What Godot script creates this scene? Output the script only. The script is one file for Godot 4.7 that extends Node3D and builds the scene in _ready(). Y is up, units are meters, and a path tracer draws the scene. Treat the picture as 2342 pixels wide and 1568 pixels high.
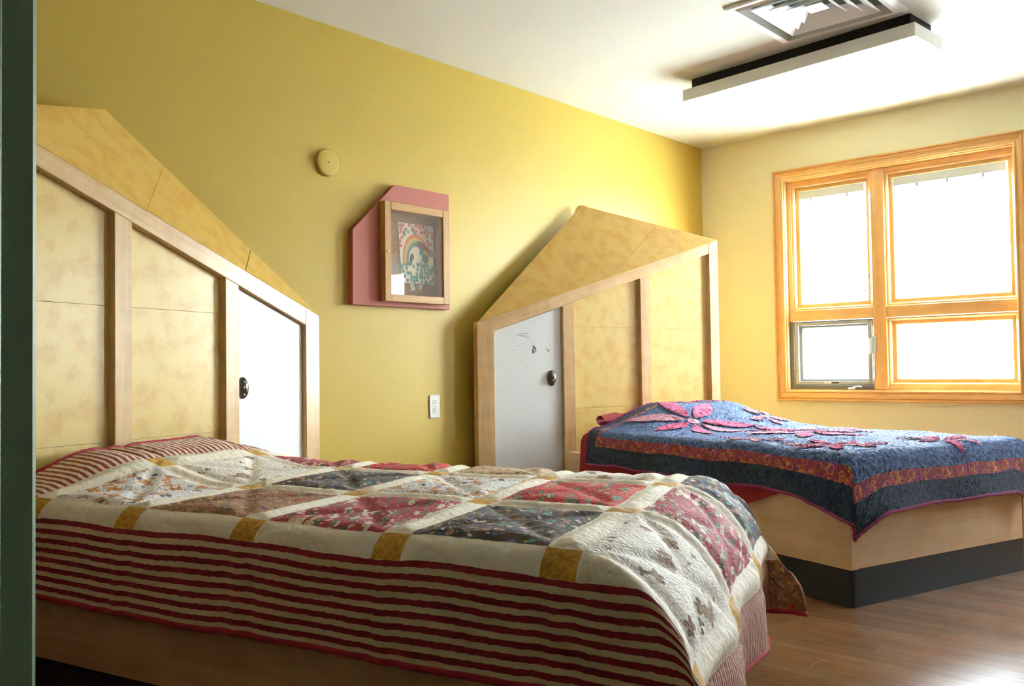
extends Node3D
# Bedroom with two house-fronted beds against a yellow wall. Metres, y up.
# x = 0 is the window wall, z = 0 the yellow wall, y = 0 the floor.

const CEIL := 2.435
const UPV := Vector3(0, 1, 0)
var rng := RandomNumberGenerator.new()
var M := {}
var taken := {}

# ---------------------------------------------------------------- helpers
func numbered(called: String) -> String:
	if not taken.has(called):
		taken[called] = 0
		return called
	taken[called] += 1
	return "%s_%03d" % [called, taken[called]]

func thing(called: String, label: String, category: String, at := Vector3.ZERO, group := "") -> Node3D:
	var o := Node3D.new()
	o.name = numbered(called)
	add_child(o)
	o.position = at
	o.set_meta("label", label)
	o.set_meta("category", category)
	if group != "":
		o.set_meta("group", group)
	return o

func structure(called: String, at := Vector3.ZERO) -> Node3D:
	var o := Node3D.new()
	o.name = called
	add_child(o)
	o.position = at
	o.set_meta("kind", "structure")
	return o

func part(parent: Node, called: String, mesh: Mesh, mat: Material) -> MeshInstance3D:
	var o := MeshInstance3D.new()
	o.name = called
	o.mesh = mesh
	o.material_override = mat
	o.cast_shadow = GeometryInstance3D.SHADOW_CASTING_SETTING_ON
	parent.add_child(o, true)
	return o

func struct_mesh(called: String, mesh: Mesh, mat: Material) -> MeshInstance3D:
	var o := part(self, called, mesh, mat)
	o.set_meta("kind", "structure")
	return o

func new_st() -> SurfaceTool:
	var st := SurfaceTool.new()
	st.begin(Mesh.PRIMITIVE_TRIANGLES)
	return st

# one flat convex face; wound so that it faces 'out'
func face(st: SurfaceTool, pts: Array, out: Vector3, uvs: Array) -> void:
	var n: Vector3 = (pts[1] - pts[0]).cross(pts[2] - pts[0])
	if n.length() < 1e-12 and pts.size() > 3:
		n = (pts[2] - pts[0]).cross(pts[3] - pts[0])
	n = n.normalized()
	var flip := n.dot(out) < 0.0
	if flip:
		n = -n
	for i in range(1, pts.size() - 1):
		var order = [0, i, i + 1] if flip else [0, i + 1, i]
		for k in order:
			st.set_normal(n)
			st.set_uv(uvs[k])
			st.add_vertex(pts[k])

# bevelled box; u of the texture runs along axis 'la' (the longest by default)
func box(st: SurfaceTool, c: Vector3, size: Vector3, bev := 0.0, basis := Basis(), la := -1, off := Vector2.ZERO) -> void:
	var h := size * 0.5
	if la < 0:
		la = size.max_axis_index()
	var b: float = min(bev, h[size.min_axis_index()] * 0.9)
	var put := func(pts: Array, out: Vector3, ax: int) -> void:
		var w := []
		var uv := []
		for p: Vector3 in pts:
			w.append(c + basis * p)
			if ax == la:
				uv.append(Vector2(p[(ax + 1) % 3], p[(ax + 2) % 3]) + off)
			else:
				uv.append(Vector2(p[la], p[3 - ax - la]) + off)
		face(st, w, basis * out, uv)
	for i in 3:
		var j := (i + 1) % 3
		var k := (i + 2) % 3
		for s in [-1.0, 1.0]:
			var pts := []
			for q in [[-1, -1], [1, -1], [1, 1], [-1, 1]]:
				var p := Vector3.ZERO
				p[i] = s * h[i]
				p[j] = q[0] * (h[j] - b)
				p[k] = q[1] * (h[k] - b)
				pts.append(p)
			var o := Vector3.ZERO
			o[i] = s
			put.call(pts, o, i)
		if b > 0.0:
			for sj in [-1.0, 1.0]:
				for sk in [-1.0, 1.0]:
					var pa := Vector3.ZERO
					pa[i] = h[i] - b
					pa[j] = sj * h[j]
					pa[k] = sk * (h[k] - b)
					var pb := pa
					pb[j] = sj * (h[j] - b)
					pb[k] = sk * h[k]
					var pc := pb
					pc[i] = -pb[i]
					var pd := pa
					pd[i] = -pa[i]
					var o2 := Vector3.ZERO
					o2[j] = sj
					o2[k] = sk
					put.call([pa, pb, pc, pd], o2, j if j != la else k)
	if b > 0.0:
		for sx in [-1.0, 1.0]:
			for sy in [-1.0, 1.0]:
				for sz in [-1.0, 1.0]:
					put.call([Vector3(sx * h.x, sy * (h.y - b), sz * (h.z - b)), Vector3(sx * (h.x - b), sy * h.y, sz * (h.z - b)), Vector3(sx * (h.x - b), sy * (h.y - b), sz * h.z)], Vector3(sx, sy, sz), (la + 1) % 3)

func box_mesh(c: Vector3, size: Vector3, bev := 0.0, basis := Basis(), la := -1) -> ArrayMesh:
	var st := new_st()
	box(st, c, size, bev, basis, la, Vector2(rng.randf() * 3.0, rng.randf() * 3.0))
	return st.commit()

func from_to(a: Vector3, b: Vector3, bev := 0.0, la := -1) -> ArrayMesh:
	return box_mesh((a + b) * 0.5, (b - a).abs(), bev, Basis(), la)

func inset(poly: Array, b: float) -> Array:
	var c := Vector2.ZERO
	for p: Vector2 in poly:
		c += p / poly.size()
	var out := []
	var n := poly.size()
	for i in n:
		var p0: Vector2 = poly[(i + n - 1) % n]
		var p1: Vector2 = poly[i]
		var p2: Vector2 = poly[(i + 1) % n]
		var d1 := (p1 - p0).normalized()
		var d2 := (p2 - p1).normalized()
		var n1 := d1.orthogonal()
		if n1.dot(c - p0) < 0:
			n1 = -n1
		var n2 := d2.orthogonal()
		if n2.dot(c - p1) < 0:
			n2 = -n2
		var x = Geometry2D.line_intersects_line(p0 + n1 * b, d1, p1 + n2 * b, d2)
		out.append(x if x != null else p1 + n1 * b)
	return out

# convex polygon in the (s, y) plane, extruded along n from n0 to n1 (front), front edges bevelled. F = [es, en]
func prism(st: SurfaceTool, F: Array, poly: Array, n0: float, n1: float, bev := 0.002, grain := Vector2(0, 1), off = null) -> void:
	var es: Vector3 = F[0]
	var en: Vector3 = F[1]
	var of: Vector2 = off if off != null else Vector2(rng.randf() * 3.0, rng.randf() * 3.0)
	var gp := grain.orthogonal()
	var inn := inset(poly, bev) if bev > 0 else poly
	var m := func(p: Vector2, n: float) -> Vector3:
		return es * p.x + UPV * p.y + en * n
	var uv := func(p: Vector2, n: float) -> Vector2:
		return Vector2(p.dot(grain), p.dot(gp) + n) + of
	var c := Vector2.ZERO
	for p: Vector2 in poly:
		c += p / poly.size()
	var fr := []
	var fu := []
	var bk := []
	for i in poly.size():
		fr.append(m.call(inn[i], n1))
		fu.append(uv.call(inn[i], 0.0))
		bk.append(m.call(poly[i], n0))
	face(st, fr, en, fu)
	face(st, bk, -en, fu)
	for i in poly.size():
		var j := (i + 1) % poly.size()
		var mid: Vector2 = (poly[i] + poly[j]) * 0.5 - c
		var e: Vector2 = (poly[j] - poly[i]).orthogonal()
		if e.dot(mid) < 0:
			e = -e
		var o := (es * e.x + UPV * e.y).normalized()
		face(st, [m.call(poly[i], n0), m.call(poly[j], n0), m.call(poly[j], n1 - bev), m.call(poly[i], n1 - bev)], o, [uv.call(poly[i], n0), uv.call(poly[j], n0), uv.call(poly[j], n1), uv.call(poly[i], n1)])
		if bev > 0:
			face(st, [m.call(poly[i], n1 - bev), m.call(poly[j], n1 - bev), m.call(inn[j], n1), m.call(inn[i], n1)], o + en, [uv.call(poly[i], n1), uv.call(poly[j], n1), uv.call(inn[j], n1 + bev), uv.call(inn[i], n1 + bev)])

func prism_mesh(F: Array, poly: Array, n0: float, n1: float, bev := 0.002, grain := Vector2(0, 1)) -> ArrayMesh:
	var st := new_st()
	prism(st, F, poly, n0, n1, bev, grain)
	return st.commit()

# planar convex sheet with thickness t behind it (towards -out)
func slab_mesh(pts: Array, out: Vector3, t: float) -> ArrayMesh:
	var st := new_st()
	var n: Vector3 = (pts[1] - pts[0]).cross(pts[2] - pts[0]).normalized()
	if n.dot(out) < 0:
		n = -n
	var u: Vector3 = (pts[1] - pts[0]).normalized()
	var v := n.cross(u)
	var c := Vector3.ZERO
	var fu := []
	var bk := []
	for p: Vector3 in pts:
		c += p / pts.size()
		fu.append(Vector2(p.dot(u), p.dot(v)))
		bk.append(p - n * t)
	face(st, pts, n, fu)
	face(st, bk, -n, fu)
	for i in pts.size():
		var j := (i + 1) % pts.size()
		face(st, [pts[i], pts[j], bk[j], bk[i]], (pts[i] + pts[j]) * 0.5 - c, [fu[i], fu[j], fu[j] + Vector2(0, t), fu[i] + Vector2(0, t)])
	return st.commit()

# smooth grid from a callable of (i, j) -> [position, uv]; normals from neighbours
func grid_mesh(nu: int, nv: int, f: Callable, closed_u := false) -> ArrayMesh:
	var pos := PackedVector3Array()
	var uvs := PackedVector2Array()
	for j in nv + 1:
		for i in nu + 1:
			var r = f.call(float(i) / nu, float(j) / nv)
			pos.append(r[0])
			uvs.append(r[1])
	var nor := PackedVector3Array()
	var w := nu + 1
	for j in nv + 1:
		for i in nu + 1:
			var i0 := maxi(i - 1, 0)
			var i1 := mini(i + 1, nu)
			if closed_u and (i == 0 or i == nu):
				i0 = nu - 1
				i1 = 1
			var du := pos[j * w + i1] - pos[j * w + i0]
			var dv := pos[mini(j + 1, nv) * w + i] - pos[maxi(j - 1, 0) * w + i]
			var n := du.cross(dv)
			if n.length() < 1e-12:
				# a pole: take the turn of the neighbouring row
				var jn := j - 1 if j > 0 else j + 1
				if j > 0 and j < nv:
					jn = j + 1
				du = pos[jn * w + i1] - pos[jn * w + i0]
				n = du.cross(dv)
			if n.length() < 1e-14:
				n = UPV
			nor.append(n.normalized())
	var idx := PackedInt32Array()
	for j in nv:
		for i in nu:
			var a := j * w + i
			idx.append_array([a, a + w, a + 1, a + 1, a + w, a + w + 1])
	var ar := []
	ar.resize(Mesh.ARRAY_MAX)
	ar[Mesh.ARRAY_VERTEX] = pos
	ar[Mesh.ARRAY_NORMAL] = nor
	ar[Mesh.ARRAY_TEX_UV] = uvs
	ar[Mesh.ARRAY_INDEX] = idx
	var am := ArrayMesh.new()
	am.add_surface_from_arrays(Mesh.PRIMITIVE_TRIANGLES, ar)
	return am

# lathe round an axis: profile of (radius, height)
func lathe_mesh(prof: Array, axis: Vector3, at: Vector3, seg := 32) -> ArrayMesh:
	var a := axis.normalized()
	var u := a.cross(Vector3(0.31, 0.2, 0.93)).normalized()
	var v := a.cross(u)
	var n := prof.size() - 1
	return grid_mesh(seg, n, func(fu: float, fv: float):
		var p: Vector2 = prof[int(round(fv * n))]
		var t := fu * TAU
		return [at + (u * cos(t) + v * sin(t)) * p.x + a * p.y, Vector2(fu, fv)], true)

# round tube along points
func tube_mesh(pts: Array, r: float, seg := 8) -> ArrayMesh:
	var n := pts.size() - 1
	return grid_mesh(seg, n, func(fu: float, fv: float):
		var k := int(round(fv * n))
		var d: Vector3 = (pts[mini(k + 1, n)] - pts[maxi(k - 1, 0)]).normalized()
		var s := UPV if absf(d.y) < 0.9 else Vector3(1, 0, 0)
		var u := d.cross(s).normalized()
		var v := d.cross(u)
		return [pts[k] + (u * cos(fu * TAU) + v * sin(fu * TAU)) * r, Vector2(fv * n * 0.01, fu * r * 6.0)], true)

# moulding swept round a rectangle in the (z, y) plane at a given x: profile of Vector2(offset outward, x).
# side 0 bottom, 1 right (+z), 2 top, 3 left
func moulding(st: SurfaceTool, z0: float, z1: float, y0: float, y1: float, prof: Array, side: int) -> void:
	var cor := func(k: int, o: float, x: float) -> Vector3:
		match k % 4:
			0: return Vector3(x, y0 - o, z0 - o)
			1: return Vector3(x, y0 - o, z1 + o)
			2: return Vector3(x, y1 + o, z1 + o)
		return Vector3(x, y1 + o, z0 - o)
	var acc := 0.0
	var r := rng.randf() * 3.0
	for i in prof.size() - 1:
		var p: Vector2 = prof[i]
		var q: Vector2 = prof[i + 1]
		var l := p.distance_to(q)
		var a: Vector3 = cor.call(side, p.x, p.y)
		var b: Vector3 = cor.call(side + 1, p.x, p.y)
		var c: Vector3 = cor.call(side + 1, q.x, q.y)
		var d: Vector3 = cor.call(side, q.x, q.y)
		var o2: Vector2 = (q - p).orthogonal().normalized()
		var outward: Vector3 = [Vector3(0, -1, 0), Vector3(0, 0, 1), Vector3(0, 1, 0), Vector3(0, 0, -1)][side]
		var o: Vector3 = outward * o2.x + Vector3(1, 0, 0) * o2.y
		if o.dot(Vector3(-1, 0, 0)) < -0.001:
			o = -o
		elif absf(o.x) < 0.001:
			# wall of a step: faces the side on which the profile is lower
			o = outward if (i + 1 == prof.size() - 1) else -outward
		var L := (b - a).length()
		face(st, [a, b, c, d], o, [Vector2(r, acc), Vector2(r + L, acc), Vector2(r + L, acc + l), Vector2(r, acc + l)])
		acc += l

# ---------------------------------------------------------------- textures
func noise_bytes(sd: int, freq: float, w: int, h: int, oct := 4, kind := FastNoiseLite.TYPE_SIMPLEX_SMOOTH, frac := FastNoiseLite.FRACTAL_FBM) -> PackedByteArray:
	var n := FastNoiseLite.new()
	n.seed = sd
	n.noise_type = kind
	n.frequency = freq
	n.fractal_type = frac
	n.fractal_octaves = oct
	var im := n.get_seamless_image(w, h)
	im.convert(Image.FORMAT_L8)
	return im.get_data()

func stretched(sd: int, freq: float, w: int, h: int, by: int, oct := 3) -> PackedByteArray:
	var b := noise_bytes(sd, freq, maxi(w / by, 4), h, oct)
	var im := Image.create_from_data(maxi(w / by, 4), h, false, Image.FORMAT_L8, b)
	im.resize(w, h, Image.INTERPOLATE_CUBIC)
	return im.get_data()

func tex(im: Image) -> ImageTexture:
	im.generate_mipmaps()
	return ImageTexture.create_from_image(im)

func ramp(c0: Color, c1: Color, t: float) -> Color:
	return c0.lerp(c1, clampf(t, 0.0, 1.0))

# grain along u
func wood_tex(sd: int, light: Color, dark: Color, amount: float, figure := 0.0, w := 1024, h := 256) -> ImageTexture:
	var a := stretched(sd, 0.02, w, h, 24, 3)
	var b := stretched(sd + 1, 0.11, w, h, 40, 2)
	var f := noise_bytes(sd + 2, 0.012, w, h, 3)
	var px := PackedByteArray()
	px.resize(w * h * 3)
	for i in w * h:
		var t := (a[i] / 255.0 - 0.5) * 1.1 + (b[i] / 255.0 - 0.5) * 0.9 + (f[i] / 255.0 - 0.5) * figure
		var c := ramp(light, dark, 0.45 + t * amount)
		px[i * 3] = c.r8
		px[i * 3 + 1] = c.g8
		px[i * 3 + 2] = c.b8
	return tex(Image.create_from_data(w, h, false, Image.FORMAT_RGB8, px))

func mottle_tex(sd: int, pale: Color, deep: Color, freq: float, bias: float, gain: float, s := 512) -> ImageTexture:
	var a := noise_bytes(sd, freq, s, s, 5)
	var b := noise_bytes(sd + 7, freq * 5.0, s, s, 3)
	var px := PackedByteArray()
	px.resize(s * s * 3)
	for i in s * s:
		var t := (a[i] / 255.0 - bias) * gain + (b[i] / 255.0 - 0.5) * gain * 0.35
		var c := ramp(pale, deep, t)
		px[i * 3] = c.r8
		px[i * 3 + 1] = c.g8
		px[i * 3 + 2] = c.b8
	return tex(Image.create_from_data(s, s, false, Image.FORMAT_RGB8, px))

func crinkle_tex(sd: int, freq: float, strength: float, s := 512) -> ImageTexture:
	var b := noise_bytes(sd, freq, s, s, 2, FastNoiseLite.TYPE_SIMPLEX_SMOOTH, FastNoiseLite.FRACTAL_RIDGED)
	var im := Image.create_from_data(s, s, false, Image.FORMAT_L8, b)
	im.convert(Image.FORMAT_RGBA8)
	im.bump_map_to_normal_map(strength)
	return tex(im)

# wrapped, rotated ellipse
func blob(im: Image, x: float, y: float, rx: float, ry: float, rot: float, c: Color, hollow := 0.0) -> void:
	var s := im.get_width()
	var h := im.get_height()
	var r := int(ceil(maxf(rx, ry)))
	var cs := cos(rot)
	var sn := sin(rot)
	for dy in range(-r, r + 1):
		for dx in range(-r, r + 1):
			var u := (dx * cs + dy * sn) / rx
			var v := (-dx * sn + dy * cs) / ry
			var d := u * u + v * v
			if d <= 1.0 and d >= hollow:
				im.set_pixel(posmod(int(x) + dx, s), posmod(int(y) + dy, h), c)

# printed cotton: layers of [colour, how many, smallest radius, largest radius, squash, hollow]
func print_tex(sd: int, ground: Color, layers: Array, s := 512) -> ImageTexture:
	var r := RandomNumberGenerator.new()
	r.seed = sd
	var im := Image.create(s, s, false, Image.FORMAT_RGB8)
	im.fill(ground)
	for l in layers:
		for k in int(l[1]):
			var rad := r.randf_range(l[2], l[3])
			var x := r.randf() * s
			var y := r.randf() * s
			var c: Color = l[0]
			c = c.lightened(r.randf() * 0.12) if r.randf() < 0.5 else c.darkened(r.randf() * 0.15)
			blob(im, x, y, rad, rad * l[4], r.randf() * TAU, c, l[5])
			if l.size() > 6:
				for q in int(l[6]):
					var t: float = q * TAU / l[6] + r.randf() * 0.5
					blob(im, x + cos(t) * rad, y + sin(t) * rad, rad * 0.62, rad * 0.5, t, c, l[5])
	return tex(im)

func mat(c: Color, rough := 0.6, texture: Texture2D = null, scale := Vector3.ONE, metal := 0.0) -> StandardMaterial3D:
	var m := StandardMaterial3D.new()
	m.albedo_color = c
	m.roughness = rough
	m.metallic = metal
	if texture != null:
		m.albedo_texture = texture
		m.uv1_scale = scale
	return m

func cloth(texture: Texture2D, scale: float, normal: Texture2D, depth: float, c := Color.WHITE) -> StandardMaterial3D:
	var m := mat(c, 0.78, texture, Vector3(1.0 / scale, 1.0 / scale, 1.0))
	m.normal_enabled = true
	m.normal_texture = normal
	m.normal_scale = depth
	m.rim_enabled = true
	m.rim = 0.2
	m.rim_tint = 0.4
	return m

func rgb(r: int, g: int, b: int) -> Color:
	return Color(r / 255.0, g / 255.0, b / 255.0)

func materials() -> void:
	# paint
	M.yellow = mat(rgb(204, 177, 76), 0.44)
	M.cream = mat(rgb(222, 215, 176), 0.55)
	M.ceiling = mat(rgb(224, 225, 212), 0.85)
	M.beige = mat(rgb(114, 88, 56), 0.6)
	M.green = mat(rgb(98, 122, 94), 0.45)
	M.white = mat(rgb(226, 231, 231), 0.32)
	M.plastic = mat(rgb(236, 238, 232), 0.35)
	M.acrylic = mat(rgb(244, 245, 243), 0.12)
	M.black = mat(rgb(30, 32, 34), 0.45)
	M.soot = mat(rgb(22, 21, 20), 0.8)
	M.dark = mat(rgb(18, 18, 18), 0.7)
	M.vent = mat(rgb(232, 234, 228), 0.4)
	M.pink = mat(rgb(183, 105, 87), 0.6)
	M.outside = mat(rgb(206, 208, 208), 0.9)
	M.grey_metal = mat(rgb(168, 170, 162), 0.4)
	M.grey_sash = mat(rgb(112, 112, 102), 0.45)
	M.slat = mat(rgb(206, 216, 214), 0.4)
	M.pewter = mat(rgb(92, 90, 82), 0.28, null, Vector3.ONE, 0.75)
	M.stud = mat(rgb(224, 222, 210), 0.3)
	M.brass = mat(rgb(214, 190, 120), 0.3, null, Vector3.ONE, 0.9)
	M.sheet = mat(rgb(150, 26, 38), 0.7)
	M.mattress = mat(rgb(226, 222, 212), 0.85)
	M.glass = mat(Color(0.95, 0.97, 0.97, 0.07), 0.0)
	M.glass.transparency = BaseMaterial3D.TRANSPARENCY_ALPHA
	M.tape = mat(Color(0.96, 0.96, 0.93, 0.3), 0.3)
	M.tape.transparency = BaseMaterial3D.TRANSPARENCY_ALPHA
	# wood
	var maple := wood_tex(11, rgb(218, 188, 139), rgb(191, 152, 103), 0.5, 0.9)
	M.maple = mat(Color.WHITE, 0.3, maple, Vector3(0.9, 2.2, 1))
	var bed := wood_tex(17, rgb(230, 202, 162), rgb(206, 168, 124), 0.45, 1.0)
	M.bedwood = mat(Color.WHITE, 0.4, bed, Vector3(0.6, 1.4, 1))
	var pine := wood_tex(23, rgb(238, 196, 130), rgb(214, 156, 90), 0.55, 0.5)
	M.pine = mat(Color.WHITE, 0.22, pine, Vector3(0.8, 3.5, 1))
	M.oak = mat(rgb(220, 194, 146), 0.45, wood_tex(29, rgb(236, 214, 180), rgb(206, 170, 122), 0.6, 0.4, 512, 128), Vector3(1.5, 5, 1))
	M.panel = mat(Color.WHITE, 0.29, mottle_tex(31, rgb(216, 191, 117), rgb(203, 154, 74), 0.010, 0.40, 1.0), Vector3(1.9, 1.9, 1))
	M.roof = mat(Color.WHITE, 0.34, mottle_tex(37, rgb(214, 178, 92), rgb(196, 142, 56), 0.010, 0.38, 1.1), Vector3(1.7, 1.7, 1))
	M.board = mat(Color.WHITE, 0.8, mottle_tex(41, rgb(150, 112, 66), rgb(120, 84, 46), 0.05, 0.4, 1.5, 256), Vector3(3, 3, 1))
	var fl := wood_tex(43, rgb(168, 128, 92), rgb(134, 98, 66), 0.45, 0.6)
	M.planks = []
	for t in [Color(1, 1, 1), Color(0.95, 0.94, 0.93), Color(1.0, 0.96, 0.92), Color(0.90, 0.89, 0.88), Color(0.96, 0.97, 0.97)]:
		M.planks.append(mat(t, 0.24, fl, Vector3(0.6, 1.6, 1)))
	# cotton
	var cr := crinkle_tex(51, 0.035, 5.0)
	var cr2 := crinkle_tex(53, 0.05, 7.0)
	var cr3 := crinkle_tex(57, 0.014, 3.0)
	M.cr = cr
	var cream := rgb(232, 222, 200)
	M.sash = cloth(mottle_tex(61, rgb(240, 235, 221), rgb(230, 223, 205), 0.03, 0.4, 1.2, 256), 0.36, cr3, 0.8)
	M.gold = cloth(mottle_tex(63, rgb(214, 168, 52), rgb(178, 124, 26), 0.05, 0.4, 1.8, 256), 0.2, cr3, 0.8)
	M.p_white = cloth(print_tex(71, rgb(226, 228, 232), [[rgb(206, 140, 82), 60, 9, 20, 0.6, 0.0, 4], [rgb(238, 236, 230), 60, 7, 16, 0.7, 0.0], [rgb(72, 84, 128), 22, 8, 17, 0.7, 0.0], [rgb(166, 104, 60), 50, 4, 9, 0.7, 0.0], [rgb(246, 243, 238), 50, 4, 9, 1.0, 0.0]]), 0.36, cr, 0.5)
	M.p_line = cloth(print_tex(73, rgb(238, 236, 230), [[rgb(150, 146, 140), 42, 14, 30, 0.8, 0.90], [rgb(140, 136, 130), 50, 6, 13, 0.8, 0.84], [rgb(158, 128, 98), 12, 16, 25, 0.75, 0.0, 5], [rgb(118, 98, 80), 10, 7, 12, 0.6, 0.0, 3], [rgb(98, 150, 120), 5, 8, 13, 0.5, 0.0], [rgb(228, 222, 210), 26, 6, 11, 0.7, 0.0]]), 0.36, cr, 0.45)
	M.p_crimson = cloth(print_tex(79, rgb(164, 30, 58), [[rgb(226, 208, 188), 60, 12, 25, 0.4, 0.0, 2], [rgb(96, 104, 84), 54, 10, 19, 0.45, 0.0, 2], [rgb(186, 44, 74), 60, 9, 20, 0.6, 0.0], [rgb(232, 218, 200), 60, 4, 9, 0.7, 0.0]]), 0.36, cr, 0.5)
	M.p_brown = cloth(print_tex(83, rgb(150, 106, 70), [[rgb(178, 132, 92), 100, 8, 17, 0.7, 0.0, 3], [rgb(116, 76, 50), 80, 6, 14, 0.6, 0.0], [rgb(190, 38, 40), 30, 7, 14, 0.8, 0.0], [rgb(226, 184, 70), 30, 6, 13, 0.8, 0.0], [rgb(56, 74, 126), 30, 7, 14, 0.7, 0.0], [rgb(212, 186, 150), 60, 3, 7, 0.8, 0.0]]), 0.36, cr, 0.5)
	M.p_dark = cloth(print_tex(89, rgb(70, 58, 58), [[rgb(172, 142, 116), 80, 11, 23, 0.5, 0.0], [rgb(40, 36, 42), 70, 8, 20, 0.4, 0.0], [rgb(74, 104, 164), 44, 9, 17, 0.6, 0.0], [rgb(72, 150, 124), 44, 9, 17, 0.55, 0.0], [rgb(222, 212, 196), 70, 6, 14, 0.55, 0.0], [rgb(180, 124, 82), 46, 6, 12, 0.7, 0.0]]), 0.36, cr, 0.5)
	M.p_red = cloth(print_tex(97, rgb(200, 30, 34), [[rgb(220, 56, 52), 70, 9, 20, 0.6, 0.0], [rgb(122, 126, 98), 34, 15, 27, 0.45, 0.0, 2], [rgb(206, 200, 174), 30, 7, 15, 0.45, 0.0], [rgb(98, 110, 130), 18, 8, 14, 0.6, 0.0], [rgb(232, 156, 90), 60, 2, 4, 1.0, 0.0]]), 0.36, cr, 0.5)
	M.p_beige = cloth(print_tex(101, rgb(210, 184, 152), [[rgb(182, 138, 98), 90, 8, 17, 0.6, 0.0, 3], [rgb(234, 220, 198), 80, 6, 14, 0.7, 0.0], [rgb(150, 108, 76), 60, 5, 10, 0.6, 0.0], [rgb(206, 96, 66), 22, 4, 9, 0.8, 0.0]]), 0.36, cr, 0.5)
	M.stripe = cloth(stripe_tex(), 0.188, cr3, 0.7)
	M.stripe.uv1_offset = Vector3(-fposmod(1.575 / 0.0235, 1.0) / 8.0, 0, 0)
	M.stripe_fine = cloth(stripe_tex(), 0.085, cr, 0.9, Color(1.0, 0.93, 0.95))
	M.rose = cloth(mottle_tex(103, rgb(172, 32, 54), rgb(146, 20, 40), 0.06, 0.4, 1.5, 128), 0.1, cr3, 0.6)
	M.field = cloth(mottle_tex(107, rgb(88, 126, 186), rgb(36, 56, 104), 0.02, 0.36, 1.7), 0.30, cr2, 1.5)
	M.field.roughness = 0.7
	M.navy = cloth(mottle_tex(109, rgb(44, 68, 98), rgb(22, 38, 58), 0.02, 0.36, 1.7), 0.30, cr2, 1.2)
	M.batik = cloth(print_tex(113, rgb(158, 60, 86), [[rgb(142, 56, 122), 30, 20, 44, 0.7, 0.0], [rgb(216, 130, 68), 60, 20, 36, 0.9, 0.66], [rgb(224, 150, 84), 70, 8, 16, 1.0, 0.3], [rgb(122, 110, 72), 24, 12, 24, 0.9, 0.6], [rgb(188, 84, 84), 50, 6, 13, 0.8, 0.0]]), 0.30, cr2, 1.1)
	M.petal = cloth(mottle_tex(127, rgb(230, 112, 160), rgb(210, 56, 116), 0.02, 0.36, 1.7, 256), 0.25, cr2, 1.5)
	M.petal_pale = cloth(mottle_tex(128, rgb(238, 176, 196), rgb(222, 118, 158), 0.02, 0.36, 1.7, 256), 0.25, cr2, 1.5)
	M.purple = cloth(mottle_tex(131, rgb(150, 44, 104), rgb(104, 26, 84), 0.04, 0.4, 1.8, 128), 0.1, cr3, 0.6)

func stripe_tex() -> ImageTexture:
	var s := 512
	var wob := noise_bytes(67, 0.012, s, s, 2)
	var im := Image.create(s, s, false, Image.FORMAT_RGB8)
	for y in s:
		for x in s:
			var t := (float(x) + (wob[y * s + x] / 255.0 - 0.5) * 7.0) / 64.0
			var f: float = t - floor(t)
			im.set_pixel(x, y, rgb(140, 24, 40) if f < 0.5 else rgb(226, 212, 184))
	return tex(im)

func door_tex() -> ImageTexture:
	# white laminate with the pencil-grey scratches and scuffs that the photograph shows
	var w := 512
	var h := 1024
	var r := RandomNumberGenerator.new()
	r.seed = 77
	var im := Image.create(w, h, false, Image.FORMAT_RGB8)
	im.fill(rgb(228, 231, 231))
	for k in 110:
		var t := r.randf() * TAU
		var d := sqrt(r.randf())
		blob(im, 184 + cos(t) * d * 120, 180 + sin(t) * d * 130, r.randf_range(4, 15), r.randf_range(0.8, 1.5), r.randf_range(-0.9, 0.9), rgb(217, 219, 216), 0.0)
	for q in [[300, 184, 13, 6, 0.6], [292, 200, 7, 13, 0.2], [312, 196, 5, 9, 0.1], [408, 200, 10, 3, -0.5], [396, 193, 6, 3, 0.4], [184, 178, 3, 3, 0.0], [300, 206, 5, 5, 0.0]]:
		blob(im, q[0], q[1], q[2], q[3], q[4], rgb(112, 114, 110), 0.0)
	for q in [[220, 124, 50, 2, -0.08], [236, 138, 40, 2, 0.1], [210, 131, 44, 1.5, 0.02]]:
		blob(im, q[0], q[1], q[2], q[3], q[4], rgb(178, 180, 174), 0.0)
	return tex(im)

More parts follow.
